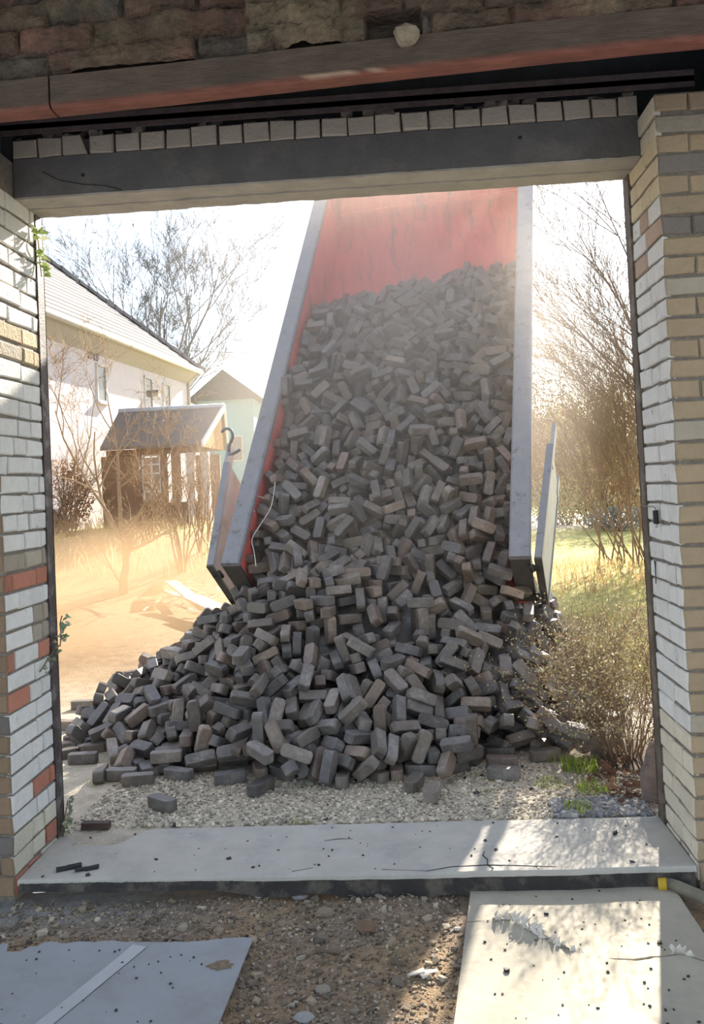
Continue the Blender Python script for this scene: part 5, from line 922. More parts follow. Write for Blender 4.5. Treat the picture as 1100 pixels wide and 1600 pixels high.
161,3142,443,70,-42,-57,-6,566,2857,720,54,47,-60,-37,2821,3305,171,6,2,-70,71,2839,2711,28,27,0,0,-96,-461,3162,120,65,19,17,-72,-230,3143,254,73,-36,12,57,
-56,3183,305,9,-12,-87,46,285,3237,453,81,35,19,44,-361,3309,178,48,-10,23,-84,-361,3540,28,82,0,0,-58,-254,3260,239,2,-83,-49,26,93,3225,367,64,-11,45,61,
-450,3410,150,3,100,4,-4,-162,3264,138,82,31,-20,43,-213,3448,112,59,-1,64,49,-247,3587,33,62,62,34,34,-16,3440,196,94,-21,-16,-22,257,1337,33,51,51,49,49,
733,1417,214,9,83,50,23,632,1593,250,21,92,-34,3,-34,1747,33,19,-19,-68,68,3,1594,118,62,52,48,34,245,1493,141,24,-62,-44,60,1263,1534,361,59,1,-53,60,
-223,1885,171,8,-76,-58,-27,218,1824,239,20,22,-69,-67,275,1924,306,65,63,32,28,1977,1677,349,27,-18,15,93,2485,1463,114,18,21,-95,-14,-300,2097,232,81,26,-12,-51,
-94,2036,265,4,-44,-82,35,1583,1589,408,39,0,-66,-65,-125,2299,246,0,-98,19,0,-227,2216,242,88,1,-41,25,1288,1976,614,10,-72,68,-10,1740,1835,508,6,60,-79,8,
62,2450,423,13,89,-40,-15,1058,2463,963,48,20,-33,-79,2665,2496,152,69,-71,-6,12,-322,2633,214,75,29,29,52,-162,2555,328,57,-1,-17,80,163,2685,618,34,24,68,-60,
2603,2306,107,1,0,96,26,-418,2222,245,45,28,79,30,164,2863,498,12,6,70,-70,-290,2899,226,2,-54,-51,67,647,2627,853,47,88,0,6,-284,3005,220,2,-17,-77,-61,
38,3198,342,29,10,44,85,-218,2996,272,12,28,-95,1,517,2653,782,6,-97,-6,23,32,3058,362,89,-29,14,-33,316,3142,541,48,-28,44,70,-88,3151,363,53,82,6,22,
-133,3462,123,61,49,-54,-30,-276,3328,158,56,18,-56,-58,2414,1571,28,82,0,0,57,1785,1332,33,70,-70,-9,9,1925,1515,28,99,0,0,-15,960,1204,72,46,-84,28,-6,
116,2621,491,4,-97,21,15,1605,1265,122,64,25,-62,-37,1683,1388,40,3,-48,87,6,1568,1429,126,41,42,-43,-69,1794,1179,28,32,0,0,-95,1916,1336,33,39,39,-59,-59,
995,1108,92,71,52,32,-36,1268,1196,33,8,8,-70,-70,903,1331,91,53,-15,62,56,782,1177,145,70,70,-12,-12,1702,1244,33,71,-71,2,-2,1164,1313,64,16,-78,59,12,
833,1265,88,4,61,-35,71,1327,1353,87,49,-30,-61,55,986,1245,43,11,20,86,46,670,1390,46,21,97,13,7,1785,1410,68,86,36,28,22,1738,1263,143,65,33,63,29,
-456,1940,100,82,35,-17,-42,396,1624,184,19,-68,-68,-19,-302,1811,33,22,-22,67,-67,-136,1861,28,0,-100,-7,0,-236,1968,66,92,25,12,-27,-433,1602,28,0,-29,96,0,
412,1486,83,53,53,-47,-47,351,1404,33,66,66,-27,-27,40,1810,98,17,-5,-1,98,-59,1929,90,17,5,69,70,74,1387,28,0,54,84,0,2475,1790,69,64,72,-6,27,
2598,2455,28,0,-90,43,0,2874,3147,91,4,80,-60,-10,2655,2271,33,7,-7,-70,70,2813,2565,129,86,-49,1,-15,2593,2571,81,50,75,-24,-37,2559,2403,78,51,-49,-67,24,
2286,1577,43,92,-38,3,-9,2136,1642,103,45,-83,29,14,2774,3293,238,1,-99,-13,5,2869,2123,92,92,1,-5,40,2865,2390,28,0,-23,97,0,2437,1813,133,18,-39,-74,51,
2583,2019,28,0,42,-91,0,2207,2577,843,75,-52,-8,39,2461,2363,328,60,31,27,-69,2429,1973,82,71,-2,71,2,2081,1803,269,36,19,-8,91,2622,2201,102,97,-2,-11,-20,
2624,2201,28,0,99,-13,0,2710,3022,66,74,45,-42,-29,2225,1620,144,5,-29,-85,-43,2794,2446,33,15,-15,69,-69,2575,1809,130,68,-38,19,-59,2796,2769,33,19,-19,68,-68,
2805,2210,40,16,-67,70,-17,2788,2059,28,97,0,0,24,2693,1769,92,3,11,99,10,2209,2231,546,70,-69,10,17,2037,2233,585,0,0,-71,71,2825,3312,101,60,-61,-35,37,
2699,1879,59,50,62,31,52,2638,1669,143,68,21,67,19,2625,1926,141,39,63,-17,-65,2501,2046,99,7,84,-53,11,2823,1992,82,55,-44,55,44,2264,1739,167,10,-88,32,-34,
2832,2724,123,98,-1,-19,-6,2383,1686,86,17,67,-24,68,2689,2393,83,60,-8,59,-54,2675,2723,63,68,17,17,-69,2723,2620,70,83,28,-10,47,2358,1774,135,5,27,48,83,
152,1271,29,55,0,0,84,1891,1662,29,39,0,0,92,2010,1670,29,16,0,0,99,-685,2262,29,15,0,0,99,363,1619,29,11,0,0,99,518,1666,29,90,0,0,43,
702,1694,34,23,23,67,67,928,1638,29,7,0,0,100,1034,1604,34,55,55,44,44,1133,1556,34,69,69,16,16,1243,1581,29,52,0,0,86,1416,1572,29,59,0,0,81,
1520,1595,34,52,52,47,47,1640,1759,29,63,0,0,78,1763,1793,29,97,0,0,25,1889,1865,34,66,66,25,25,2016,1913,29,71,0,0,70,2150,1840,29,100,0,0,2,
2272,1870,29,91,0,0,42,-462,2666,35,-93,23,-7,29,-31,2237,283,9,63,77,-9,387,3281,576,-73,-30,-16,60,513,3299,661,54,-39,73,13,1161,3296,829,49,72,7,-50,
1292,3290,803,-4,1,-98,-17,1444,3218,827,-45,80,-16,37,1528,3274,767,-61,72,-30,-10,1668,3201,791,77,-18,-7,-61,1733,3288,730,9,-51,40,-76,1785,3166,814,3,-66,75,-3,
1878,3228,754,28,-38,35,-81,1950,3306,693,45,79,-42,2,2019,3084,826,-86,17,-6,47,2082,3224,717,10,-30,-66,-68,2157,3079,802,56,59,58,-4,2154,3287,656,2,-41,-57,-71,
2218,3168,741,26,34,-78,46,2271,3070,763,-42,56,-54,-46,2263,3240,673,-75,31,58,-6,2352,1907,289,57,-51,22,60,2365,2030,404,11,-90,-39,16,2333,2442,748,-6,38,-88,26,
2369,3000,771,42,7,-69,59,2356,3135,689,82,45,10,-35,2369,3309,601,24,37,29,85,2418,1953,240,-48,13,-39,77,2421,2113,355,-53,-28,-4,80,2407,2255,469,20,56,27,76,
2401,2380,584,-27,93,-5,25,2420,3065,692,1,29,-93,-23,2420,3218,612,-75,-36,-50,-23,2486,1897,35,-47,51,-27,67,2472,2107,171,70,-63,0,35,2495,2255,286,49,84,-21,-13,
2508,2436,458,88,-11,18,-43,2491,2507,516,2,-100,-1,-7,2505,2581,573,76,-26,57,16,2472,2935,714,45,39,-72,36,2487,3308,533,-5,-20,16,97,2556,2451,218,16,47,-81,31,
2553,2527,275,-13,59,-28,-75,2558,2671,390,73,-5,-28,62,2543,2803,505,-51,-46,-60,41,2570,2870,562,56,-62,-1,-54,2568,2953,620,-72,-32,1,-61,2575,3079,600,-80,-58,-14,-2,
2571,3164,566,-59,-3,58,-56,2573,3283,493,-18,36,73,-55,2620,2813,264,-35,21,74,54,2617,2928,379,37,17,89,19,2638,3021,436,2,-75,22,62,2630,3203,483,-31,13,67,-66,
2696,2930,138,-76,44,46,11,2709,3097,253,40,72,-54,18,2690,3166,310,-63,-53,30,-48,2687,3288,400,44,-61,-41,51,2757,3207,141,69,44,-56,11,
]
def place(v): return [(v[i] / 1000, v[i + 1] / 1000, v[i + 2] / 1000) for i in range(0, len(v), 7)], [tuple(c / 100 for c in v[i + 3:i + 7]) for i in range(0, len(v), 7)]
pn, qn = place(NEAR); pf, qf = place(FAR)
POS = pn + pf; QUA = qn + qf; KIND = [0] * len(pn) + [1] * len(pf)
rest = MB(); nind = 0
def briq_label(p):
    x, y, z = p
    h = z
    px = 0
    if y > 2.25 and z > .75: return ('brown coal briquette high on the heap, just below the mouth of the truck bed', 'briquettes at the mouth of the bed')
    if x < .45 and z > .14: return ('brown coal briquette on the left slope of the heap, towards the dust cloud', 'briquettes on the left slope')
    if x > 1.95 and z > .14: return ('brown coal briquette on the right slope of the heap, towards the dry shrub', 'briquettes on the right slope')
    if z <= .14 and x < .6: return ('dark briquette at the left foot of the heap, lying on the gravel', 'briquettes at the left foot of the heap')
    if z <= .14 and x > 1.7: return ('dark briquette at the right foot of the heap, lying on the gravel', 'briquettes at the right foot of the heap')
    if z <= .14: return ('dark briquette at the middle of the heap foot, lying on the gravel', 'briquettes at the middle foot of the heap')
    if z < .5: return ('brown coal briquette low on the front slope of the heap, above its foot row', 'briquettes low on the front slope')
    return ('brown coal briquette halfway up the front slope of the heap', 'briquettes halfway up the front slope')
PROTO = {}
for i in range(len(POS)):
    p = POS[i]; q = Quaternion([float(v) for v in QUA[i]]); q.normalize(); k = i % 6
    if KIND[i] == 0:
        if k not in PROTO:
            o = bpy.data.objects.new('briquette', VAR[k][3]); PROTO[k] = o
        else: o = PROTO[k].copy()
        COL.objects.link(o)
        o.location = [float(v) for v in p]; o.rotation_mode = 'QUATERNION'; o.rotation_quaternion = q
        la, gr = briq_label([float(v) for v in p]); tag(o, la, 'briquette', gr)
    else:
        M = q.to_matrix(); vv = [M @ Vector(v) + Vector([float(c) for c in p]) for v in VAR[k][0]]
        f_ = U(.75, 1.3); rest.add(vv, VAR[k][1], tuple(c * f_ for c in VAR[k][2]))
# dark core added inside heap and load, blocks light seen through gaps
FT = [(-.6, 2.2), (-.34, 1.47), (-.05, 1.19), (.31, 1.12), (.53, 1.15), (.76, 1.16), (1.01, 1.08), (1.31, 1.06), (1.56, 1.14), (1.83, 1.26), (2.1, 1.32), (2.31, 1.36), (2.45, 1.62), (2.76, 2.92), (3.2, 4)]
FX = [q[0] for q in FT]; FY = [q[1] for q in FT]
HA = Vector((1.06, 2.77, 0)); HB = Vector((2.05, 2.52, 0))
def heap_h(x, y):
    P = Vector((x, y, 0)); d = HB - HA; t = max(0, min(1, (P - HA).dot(d) / d.dot(d))); q = P - (HA + d * t); r_ = q.length
    s_ = .73 + (.28 * max(0, q.x / r_) ** 2 + .08 * max(0, -q.x / r_) ** 2 if r_ > 1e-6 else 0)
    return min(1.16 - s_ * (math.sqrt(r_ * r_ + .04) - .2), .82 * (y - float(np.interp(x, FX, FY)) - .03))
rest.grid(70, 60, lambda u, v: (-.6 + 3.8 * u, .7 + 3.2 * v, max(-.05, heap_h(-.6 + 3.8 * u, .7 + 3.2 * v) - .20 - .14 * sst(2.1, 2.35, -.6 + 3.8 * u))), lambda p: (.5, .5, .5), keep=lambda u, v: heap_h(-.6 + 3.8 * u, .7 + 3.2 * v) > .19)
def load_h(u, a): return (WH - .10) * (1 - sst(2.45 + .12 * math.sin(a * 2.3), 3.55 + .12 * math.sin(a * 2.3), u))
rest.grid(20, 60, lambda s, t: bp(-.92 + 1.84 * s, 3.7 * t, -WH + max(-.01, load_h(3.7 * t, -.92 + 1.84 * s) - .19)), lambda p: (.5, .5, .5))
ro = rest.build('briquettes', bqm)
tag(ro, 'mass of brown coal briquettes filling the tipped bed and the back of the heap', 'briquettes', None, 'stuff')
# singled out briquettes lying on the gravel
def lone(px, py, az, label, tilt=(0, 0), z=None, k=0, group=None, on=0.0):
    g = atZ(px, py, on); o = PROTO[k].copy(); COL.objects.link(o)
    o.location = (g.x, g.y, (on if on else ground_z(g.x, g.y)) + BHT / 2 + .002); o.rotation_mode = 'XYZ'; o.rotation_euler = (R(tilt[0]), R(tilt[1]), R(az))
    for kk in ('group',):
        if kk in o: del o[kk]
    tag(o, label, 'briquette', group); return o
lone(254, 1268, -38, 'lone dark briquette lying nearest the concrete slab, on the gravel left of centre', k=0)
lone(408, 1238, 62, 'briquette lying apart in front of the heap foot, pointing at the slab', k=2)
lone(360, 1224, 20, 'briquette lying just left of the one pointing at the slab, touching the heap foot', k=4)
lone(676, 1248, 80, 'briquette standing nearest the slab right of centre, end towards the viewer', k=1)
lone(648, 1232, 75, 'briquette just left of the one nearest the slab, right of centre', k=5)
lone(788, 1218, -12, 'lowest and nearest of three briquettes in a row beside the lit gravel strip', k=0)
lone(785, 1199, -10, 'middle one of three briquettes in a row beside the lit gravel strip', k=3)
lone(781, 1182, -5, 'furthest of three briquettes in a row beside the lit gravel strip', k=2)
lone(852, 1188, 14, 'sunlit-topped briquette lying beside the green grass tuft at the right', k=1)
lone(130, 1108, 4, 'dusty briquette lying alone in the haze left of the heap', k=0)
lone(130, 1192, 5, 'briquette at the far left end of the heap foot, next to the door frame', k=4)
# white strap on the load
b = MB()
def ld(px, py, n=-.06):
    d = ray(px, py); t = ((bp(0, 0, n) - CAM).dot(TN)) / d.dot(TN); return CAM + d * t
b.tube(spline([ld(430, 752), ld(424, 790), ld(408, 818), ld(394, 842), ld(397, 862), ld(400, 885)], 6), .0035, 5)
b.tube(spline([ld(398, 800), ld(391, 785), ld(396, 775), ld(412, 778)], 6), .0035, 5)
tag(b.build('plastic_strap', mat('white strap', (.6, .6, .58), .5), loc=ld(410, 820)), 'thin white plastic strap lying on the load beside the left bed rail', 'strap')

# ------------------------------------------------------------------ loose stones, crumbs and litter
def scatter(name, n, fn, sz, m, label, cat, cols, kind='stuff', flat=.6):
    b = MB()
    for k in range(n):
        x, y, z = fn(); r_ = sz()
        a = U(0, 6.28); ax = (Vector((math.cos(a), math.sin(a), U(-.3, .3))), Vector((-math.sin(a), math.cos(a), U(-.3, .3))), Vector((U(-.3, .3), U(-.3, .3), 1)))
        b.box((x, y, z + r_ * .25), (r_ * U(.7, 1.3), r_ * U(.6, 1.0), r_ * flat), ax, vj(random.choice(cols), .25), r_ * .45)
    return tag(b.build(name, m), label, cat, None, kind)
stm = mat('small stones', (1, 1, 1), .9, .2, 40, .3, 120, tint=True, spec=.25)
def gv():
    while 1:
        x, y = U(.02, 3.0), U(.5, 2.1) if U(0, 1) < .35 else U(.5, 1.25)
        if heap_h(x, y) < .1 and not (x > 2.3 and y > 1.1): return x, y, ground_z(x, y)
scatter('gravel', 8500, gv, lambda: U(.003, .0078), stm, 'pale gravel chips strewn between the slab and the heap', 'gravel', [(.60, .53, .42), (.68, .61, .5), (.46, .40, .32), (.56, .49, .38), (.3, .27, .22)])
def gr_():
    x, y = U(2.2, 2.62), U(.51, .72); return x, y, ground_z(x, y)
scatter('grey_gravel', 700, gr_, lambda: U(.006, .013), stm, 'bluish grey gravel beside the right door frame, beyond the slab', 'gravel', [(.30, .30, .31), (.38, .37, .36), (.22, .22, .22), (.44, .42, .4)])
def cr():
    while 1:
        if U(0, 1) < .72:
            x, y = U(0.02, 2.4), U(.5, 1.3)
            if heap_h(x, y) < .15: return x, y, ground_z(x, y)
        else:
            return U(.1, 2.55), U(.02, .48), .003
scatter('coal_crumbs', 230, cr, lambda: U(.0015, .005) if U(0, 1) < .93 else U(.006, .011), mat('coal crumb', (.03, .027, .025), .7, .3, 30), 'black crumbs of broken briquette sprinkled on gravel and slab', 'crumbs', [(1, 1, 1)])
def fl_():
    while 1:
        x, y = U(0, 2.7), U(-1.05, -.01)
        if x < 1.05 - .1 * U(0, 1) and y < -.36: continue
        if x > 1.74 and y < .03 and U(0, 1) < .97: continue
        return x, y, floor_z(x, y)
scatter('earth_crumbs', 5200, fl_, lambda: U(.002, .0055) if U(0, 1) < .965 else U(.006, .014), stm, 'crumbled earth and chippings on the floor between the two sheets', 'crumbs', [(.27, .21, .145), (.2, .165, .125), (.34, .27, .19), (.16, .13, .10), (.42, .36, .28)])
b = MB()
for k in range(420):
    x, y, z = fl_(); a = U(0, 6.28); l_ = U(.008, .03); b.tube([(x, y, z + .006), (x + math.cos(a) * l_, y + math.sin(a) * l_, z + U(.004, .014))], U(.0008, .0018), 3, vj(random.choice([(.42, .34, .22), (.30, .24, .16), (.2, .15, .1)]), .2))
tag(b.build('straw', mat('straw', (1, 1, 1), .9, .15, 20, 0, tint=True)), 'short straws and splinters scattered over the earthen floor', 'straw', None, 'stuff')
ll = [(505, 1546, .022, (.30, .26, .21), 'round brown stone on the earth between the two sheets'), (476, 1590, .026, (.34, .33, .31), 'flat grey stone on the earth at the bottom edge, between the sheets'),
      (468, 1400, .028, (.26, .25, .24), 'dark grey lump of stone right under the slab edge, at the centre'), (436, 1392, .018, (.40, .37, .31), 'pale stone under the slab edge, left of the dark grey lump'),
      (508, 1428, .030, (.24, .20, .14), 'brown clod of earth a step in front of the slab edge'), (572, 1455, .032, (.19, .125, .085), 'dark reddish clod in the middle of the earthen floor'),
      (714, 1452, .012, (.62, .58, .50), 'small white pebble in the lit strip left of the beige sheet'), (594, 1378, .013, (.46, .40, .31), 'small upright pebble against the dark edge of the slab'),
      (405, 1402, .016, (.42, .41, .39), 'small grey pebble left of the pebbles under the slab edge')]
for px, py, r_, c, la in ll:
    g = atZ(px, py, -.08); b = MB(); z = floor_z(g.x, g.y)
    lump(b, (g.x, g.y, z + r_ * .35), r_, c, (1.2, .9, .6), 10, .3, px)
    tag(b.build('clod' if 'clod' in la else 'stone', stm, loc=(g.x, g.y, z)), la, 'clod' if 'clod' in la else 'stone')
for px, py, an, l_, la in ((512, 1487, -8, .045, 'dark wood splinter lying across the middle of the earthen floor'), (622, 1506, -20, .03, 'short dark wood chip near the lit strip of earth')):
    g = atZ(px, py, -.08); b = MB(); b.box((g.x, g.y, floor_z(g.x, g.y) + .008), (l_, .006, .004), (Vector((math.cos(R(an)), math.sin(R(an)), 0)), Vector((-math.sin(R(an)), math.cos(R(an)), 0)), ez), (.16, .12, .085), .003)
    tag(b.build('wood_splinter', stm, loc=(g.x, g.y, floor_z(g.x, g.y))), la, 'splinter')
b = MB(); g = atZ(658, 1525, -.08)
for k in range(4):
    b.box((g.x + U(-.03, .03), g.y + U(-.015, .015), floor_z(g.x, g.y) + .010 + k * .002), (U(.012, .03), U(.006, .012), .0025), (Vector((.95, .3, .05)), Vector((-.3, .95, 0)), ez), (1, 1, 1), .005)
tag(b.build('paper_scrap', mat('white scrap', (.6, .57, .5), .9), loc=(g.x, g.y, floor_z(g.x, g.y))), 'torn whitish scrap on the sunlit earth left of the beige sheet', 'scrap')
# dark crumbs on the sheets
b = MB()
for k in range(70):
    x, y = U(1.8, 2.45), U(-.95, .0); r_ = U(.0015, .0045) if k > 3 else U(.005, .008)
    b.box((x, y, rz(x, y) + r_ * .5), (r_, r_ * .8, r_ * .6), None, (1, 1, 1), r_ * .4)
for k in range(50):
    x, y = U(.1, .98), U(-.9, -.42); r_ = U(.0012, .004)
    b.box((x, y, lsz(x, y) + r_ * .5), (r_, r_ * .8, r_ * .6), None, (1, 1, 1), r_ * .4)
tag(b.build('dark_crumbs', mat('coal crumb')), 'tiny dark crumbs sprinkled over both flooring sheets', 'crumbs', None, 'stuff')

# wood block behind the left jamb foot
g = atZ(132, 1302, 0); b = MB(); b.box((.14, .53, .012), (.065, .018, .016), None, (1, 1, 1), .003)
tag(b.build('wood_block', mat('dark wood', (.07, .045, .035), .8, .3, 20), loc=(.14, .53, 0)), 'short dark block of wood at the far left corner of the slab', 'block')

# spring and hook on the right jamb
sg = empty('door_spring', (X1 - .012, .20, 1.36), 'small black coil spring hanging on a wire on the right brick jamb', 'spring')
def onR(px, py, off=.012):
    d = ray(px, py); t = (X1 - off - CAM.x) / d.x; return CAM + d * t
a_, c_ = onR(1024, 798, .022), onR(1025.5, 818, .022)
b = MB(); pts = []
for i in range(120):
    t = i / 119; q = a_.lerp(c_, t); pts.append(q + Vector((.009 * math.cos(t * 75), .009 * math.sin(t * 75), 0)))
b.tube(pts, .0032, 5); b.build('coil', dks, sg)
b = MB(); b.tube(spline([a_, onR(1022, 792, .02), onR(1008, 791, .02), onR(1003, 790, .012)], 5), .0022, 5); b.tube(spline([c_, onR(1027, 821, .022), onR(1026, 824, .022), onR(1024, 822, .022)], 4), .002, 5)
b.build('wire', mat('wire', (.2, .2, .2), .5), sg)
b = MB(); b.tube([onR(1023, 877, .012), onR(1024, 885, .02), onR(1025, 912, .014)], [.004, .003, .002], 5)
tag(b.build('iron_spike', dks, loc=onR(1024, 890)), 'thin dark iron spike driven into the right brick jamb below the spring', 'spike')

# ------------------------------------------------------------------ plants
barkm = mat('bark', (.20, .165, .125), .95, .3, 15, .5, 60, tint=True)
def branch(b, p, d, length, rad, depth, k=5, spread=.6, grav=0.0, wob=.25, nchild=(3, 5), tint=(1, 1, 1), rs=.55, ls=.62, thin=None, mind=0, up=0.0, minr=.0012):
    seg = 5; pts = [Vector(p)]; rr = [rad]; d = Vector(d).normalized(); dirs = []
    for i in range(seg):
        d = (d + Vector((U(-wob, wob), U(-wob, wob), U(-wob, wob))) * .5 + Vector((0, 0, up - grav))).normalized()
        pts.append(pts[-1] + d * (length / seg)); rr.append(rad * (1 - .72 * (i + 1) / seg)); dirs.append(d)
    tgt = b if depth > mind or thin is None else thin
    tgt.tube(pts, rr, max(3, k), tint, cap=False)
    if depth <= 0: return
    for c in range(random.randint(*nchild)):
        t = U(.3, 1.0); i = min(seg - 1, int(t * seg)); q = pts[i].lerp(pts[i + 1], t * seg - i)
        o = dirs[i].orthogonal().normalized(); o = Quaternion(dirs[i], U(0, 6.28)) @ o
        nd = (dirs[i] + o * U(spread * .6, spread * 1.4)).normalized()
        branch(b, q, nd, length * ls * U(.75, 1.2), max(rad * rs * (1 - .5 * t), minr), depth - 1, k - 1, spread, grav, wob, nchild, tint, rs, ls, thin, mind, up, minr)
def tree(name, base, stems, label, cat, depth, k, group=None, tint=(1, 1, 1), leafy=None, **kw):
    t = empty(name, base, label, cat, group); b = MB(); th = MB()
    for (off, d, l_, r_) in stems: branch(b, Vector(base) + Vector(off), d, l_, r_, depth, k, thin=th, mind=depth - 1, tint=tint, **kw)
    b.build('trunk', barkm, t); th.build('branches', barkm, t)
    if leafy: leafy(t, th)
    return t
# big bare tree behind the white house
bx = atY(262, 560, 36)
base = Vector((bx.x - .2, 36, .7))
random.seed(3)
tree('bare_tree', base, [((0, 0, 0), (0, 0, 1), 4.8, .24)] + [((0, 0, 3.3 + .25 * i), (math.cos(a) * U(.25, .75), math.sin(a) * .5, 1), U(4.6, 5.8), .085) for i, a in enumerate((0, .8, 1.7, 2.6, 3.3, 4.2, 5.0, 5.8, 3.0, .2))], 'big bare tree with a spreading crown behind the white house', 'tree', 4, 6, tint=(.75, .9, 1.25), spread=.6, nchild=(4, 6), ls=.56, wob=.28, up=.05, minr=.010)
# gnarled little fruit tree in front of the house
random.seed(5)
g = atZ(192, 905, 0.0); sc_f = .9
gx, gy = g.x, g.y; gz = ground_z(gx, gy)
g = atZ(192, 900, gz)
g.z = ground_z(g.x, g.y)
tree('fruit_tree', g, [((0, 0, 0), (-.04, 0, 1), 1.1, .08), ((0, 0, .85), (-.8, .1, .8), 1.9, .035), ((0, 0, .85), (.6, -.1, .9), 1.7, .032), ((0, 0, .95), (-.25, .3, 1), 2.0, .035), ((0, 0, .8), (-.5, -.2, 1), 2.2, .03), ((0, 0, .6), (.9, .1, .55), 1.2, .03), ((0, 0, .1), (-.35, 0, 1), .95, .018)], 'small gnarled bare fruit tree standing in the dusty garden at the left', 'tree', 4, 6, tint=(1.5, 1.3, 1.0), spread=.8, nchild=(3, 5), ls=.55, wob=.45, up=.05, minr=.0035)
# saplings and brush in front of the porch
random.seed(8)
for i, (px, Y, h, la, c) in enumerate(((285, 11.5, 2.3, 'thin bare sapling between the fruit tree and the truck', (1.2, .95, .65)), (232, 14.5, 2.2, 'twiggy bare bush in front of the porch window', (1.2, .9, .6)), (318, 13, 2.2, 'bare brush with tawny twigs beside the left tailgate', (1.35, 1.0, .6)), (110, 15.5, 2.4, 'tall bare bush against the lower house wall at the far left', (1.1, .85, .65)))):
    q = atY(px, 840, Y); bz = ground_z(q.x, Y)
    tree('bare_bush', (q.x, Y, bz), [((U(-.12, .12), U(-.1, .1), 0), (U(-.35, .35), U(-.3, .3), 1), h * U(.55, .8), .02) for _ in range(9)], la, 'bush', 3, 4, tint=c, spread=.6, nchild=(3, 5), ls=.5, wob=.3)
# reddish hedge at the far left, hedge and bushes at the right
def leaf_cloud(b, c, rad, n, s, cols, shell=.5):
    for _ in range(n):
        d = Vector((random.gauss(0, 1), random.gauss(0, 1), random.gauss(0, 1))).normalized() * (U(shell, 1) ** .6)
        p = Vector(c) + Vector((d.x * rad[0], d.y * rad[1], d.z * rad[2]))
        a = Vector((U(-1, 1), U(-1, 1), U(-1, 1))).normalized() * s * U(.6, 1.3); e = a.orthogonal().normalized() * s * .45
        b.add([p, p + a * .5 + e, p + a, p + a * .5 - e], [(0, 1, 2, 3)], vj(random.choice(cols), .25))
leafm = mat('leaves', (1, 1, 1), .8, .15, 5, 0, tint=True, trans=.35)
def bush(name, c, rad, n, s, cols, label, cat, group=None, twigs=25, tc=(1, .85, .65)):
    t = empty(name, (c[0], c[1], c[2]), label, cat, group)
    b = MB()
    for _ in range(twigs):
        a = U(0, 6.28); branch(b, (c[0] + U(-.3, .3) * rad[0], c[1] + U(-.3, .3) * rad[1], c[2]), (math.cos(a) * .8 * rad[0] / rad[2], math.sin(a) * .5, 1.2), rad[2] * U(1.3, 1.9), .018 * max(1, rad[2] * .5), 2, 4, spread=.6, nchild=(4, 6), ls=.5, tint=tc)
    b.build('twigs', barkm, t)
    b = MB(); leaf_cloud(b, (c[0], c[1], c[2] + rad[2] * .95), rad, n, s, cols); b.build('foliage', leafm, t)
    return t
random.seed(21)
q = atY(100, 800, 16.5); bush('hedge_bush', (q.x - .2, 16.5, .7), (.9, .8, .9), 2600, .06, [(.42, .22, .10), (.36, .22, .12), (.5, .32, .16)], 'rust-brown hedge bush at the foot of the house, far left', 'bush')
for i, (px, Y, rx, h, cols, la) in enumerate(((880, 24, 2.0, 1.9, [(.32, .31, .16), (.42, .38, .20), (.25, .27, .14)], 'olive bush in the back hedge, next to the right tailgate'), (945, 22, 1.9, 2.0, [(.46, .38, .20), (.36, .35, .18), (.50, .36, .20)], 'tawny bush in the back hedge, in its middle'), (1010, 23, 1.9, 2.3, [(.52, .32, .16), (.42, .30, .16)], 'rust-coloured bush in the back hedge, against the right frame'), (835, 28, 2.0, 2.7, [(.10, .12, .06), (.13, .14, .07)], 'dark evergreen bush far back beside the right bed rail'))):
    q = atY(px, 750, Y); bush('hedge_bush', (q.x, Y, 0), (rx, 1.2, h), 3600, .10, cols, la, 'bush', None, 30)
q = atY(962, 815, 20); bush('low_hedge', (q.x + .1, 20, 0), (.95, .6, .33), 2400, .05, [(.32, .30, .27), (.25, .25, .2), (.38, .35, .3)], 'low silvery grey clipped hedge on the lawn behind the tall shrub', 'hedge', None, 14)
# tall multi-stemmed shrub on the right
random.seed(15)
tree('tall_shrub', (5.2, 11.5, 0), [((U(-.45, .45), U(-.3, .3), 0), (U(-.42, .35), U(-.25, .25), 1), U(1.9, 3.4), .016) for _ in range(18)] + [((U(-.3, .3), 0, 0), (U(-.7, -.4), U(-.1, .2), 1), 2.7, .013) for _ in range(6)], 'tall bare many-stemmed shrub rising against the sky beside the right jamb', 'shrub', 3, 5, tint=(1.15, .98, .82), spread=.5, nchild=(5, 7), ls=.52, wob=.18, up=.02, minr=.003)
random.seed(16)
tree('bare_tree', (6.6, 13.0, 0), [((0, 0, 0), (-.05, 0, 1), 3.6, .09), ((0, 0, 2.2), (-.7, -.1, 1), 3.6, .028), ((0, 0, 2.6), (-.4, .2, 1), 3.8, .03), ((0, 0, 1.6), (-.85, 0, .75), 3.4, .028), ((0, 0, 3.0), (-.12, 0, 1), 4.4, .03), ((0, 0, 3.0), (.2, 0, 1), 4.6, .04), ((0, 0, 2.0), (-.6, .1, 1), 3.6, .028), ((0, 0, 2.4), (-.22, .1, 1), 4.4, .03)] + [((U(-.1, .1), U(-.1, .1), U(.6, 3.2)), (U(-.95, -.15), U(-.2, .2), 1), U(3.2, 4.6), .014) for _ in range(16)], 'bare tree whose branches lean in from behind the right jamb', 'tree', 3, 5, tint=(.9, .88, 1.0), spread=.5, nchild=(5, 7), ls=.52, wob=.2, up=.01, minr=.004)
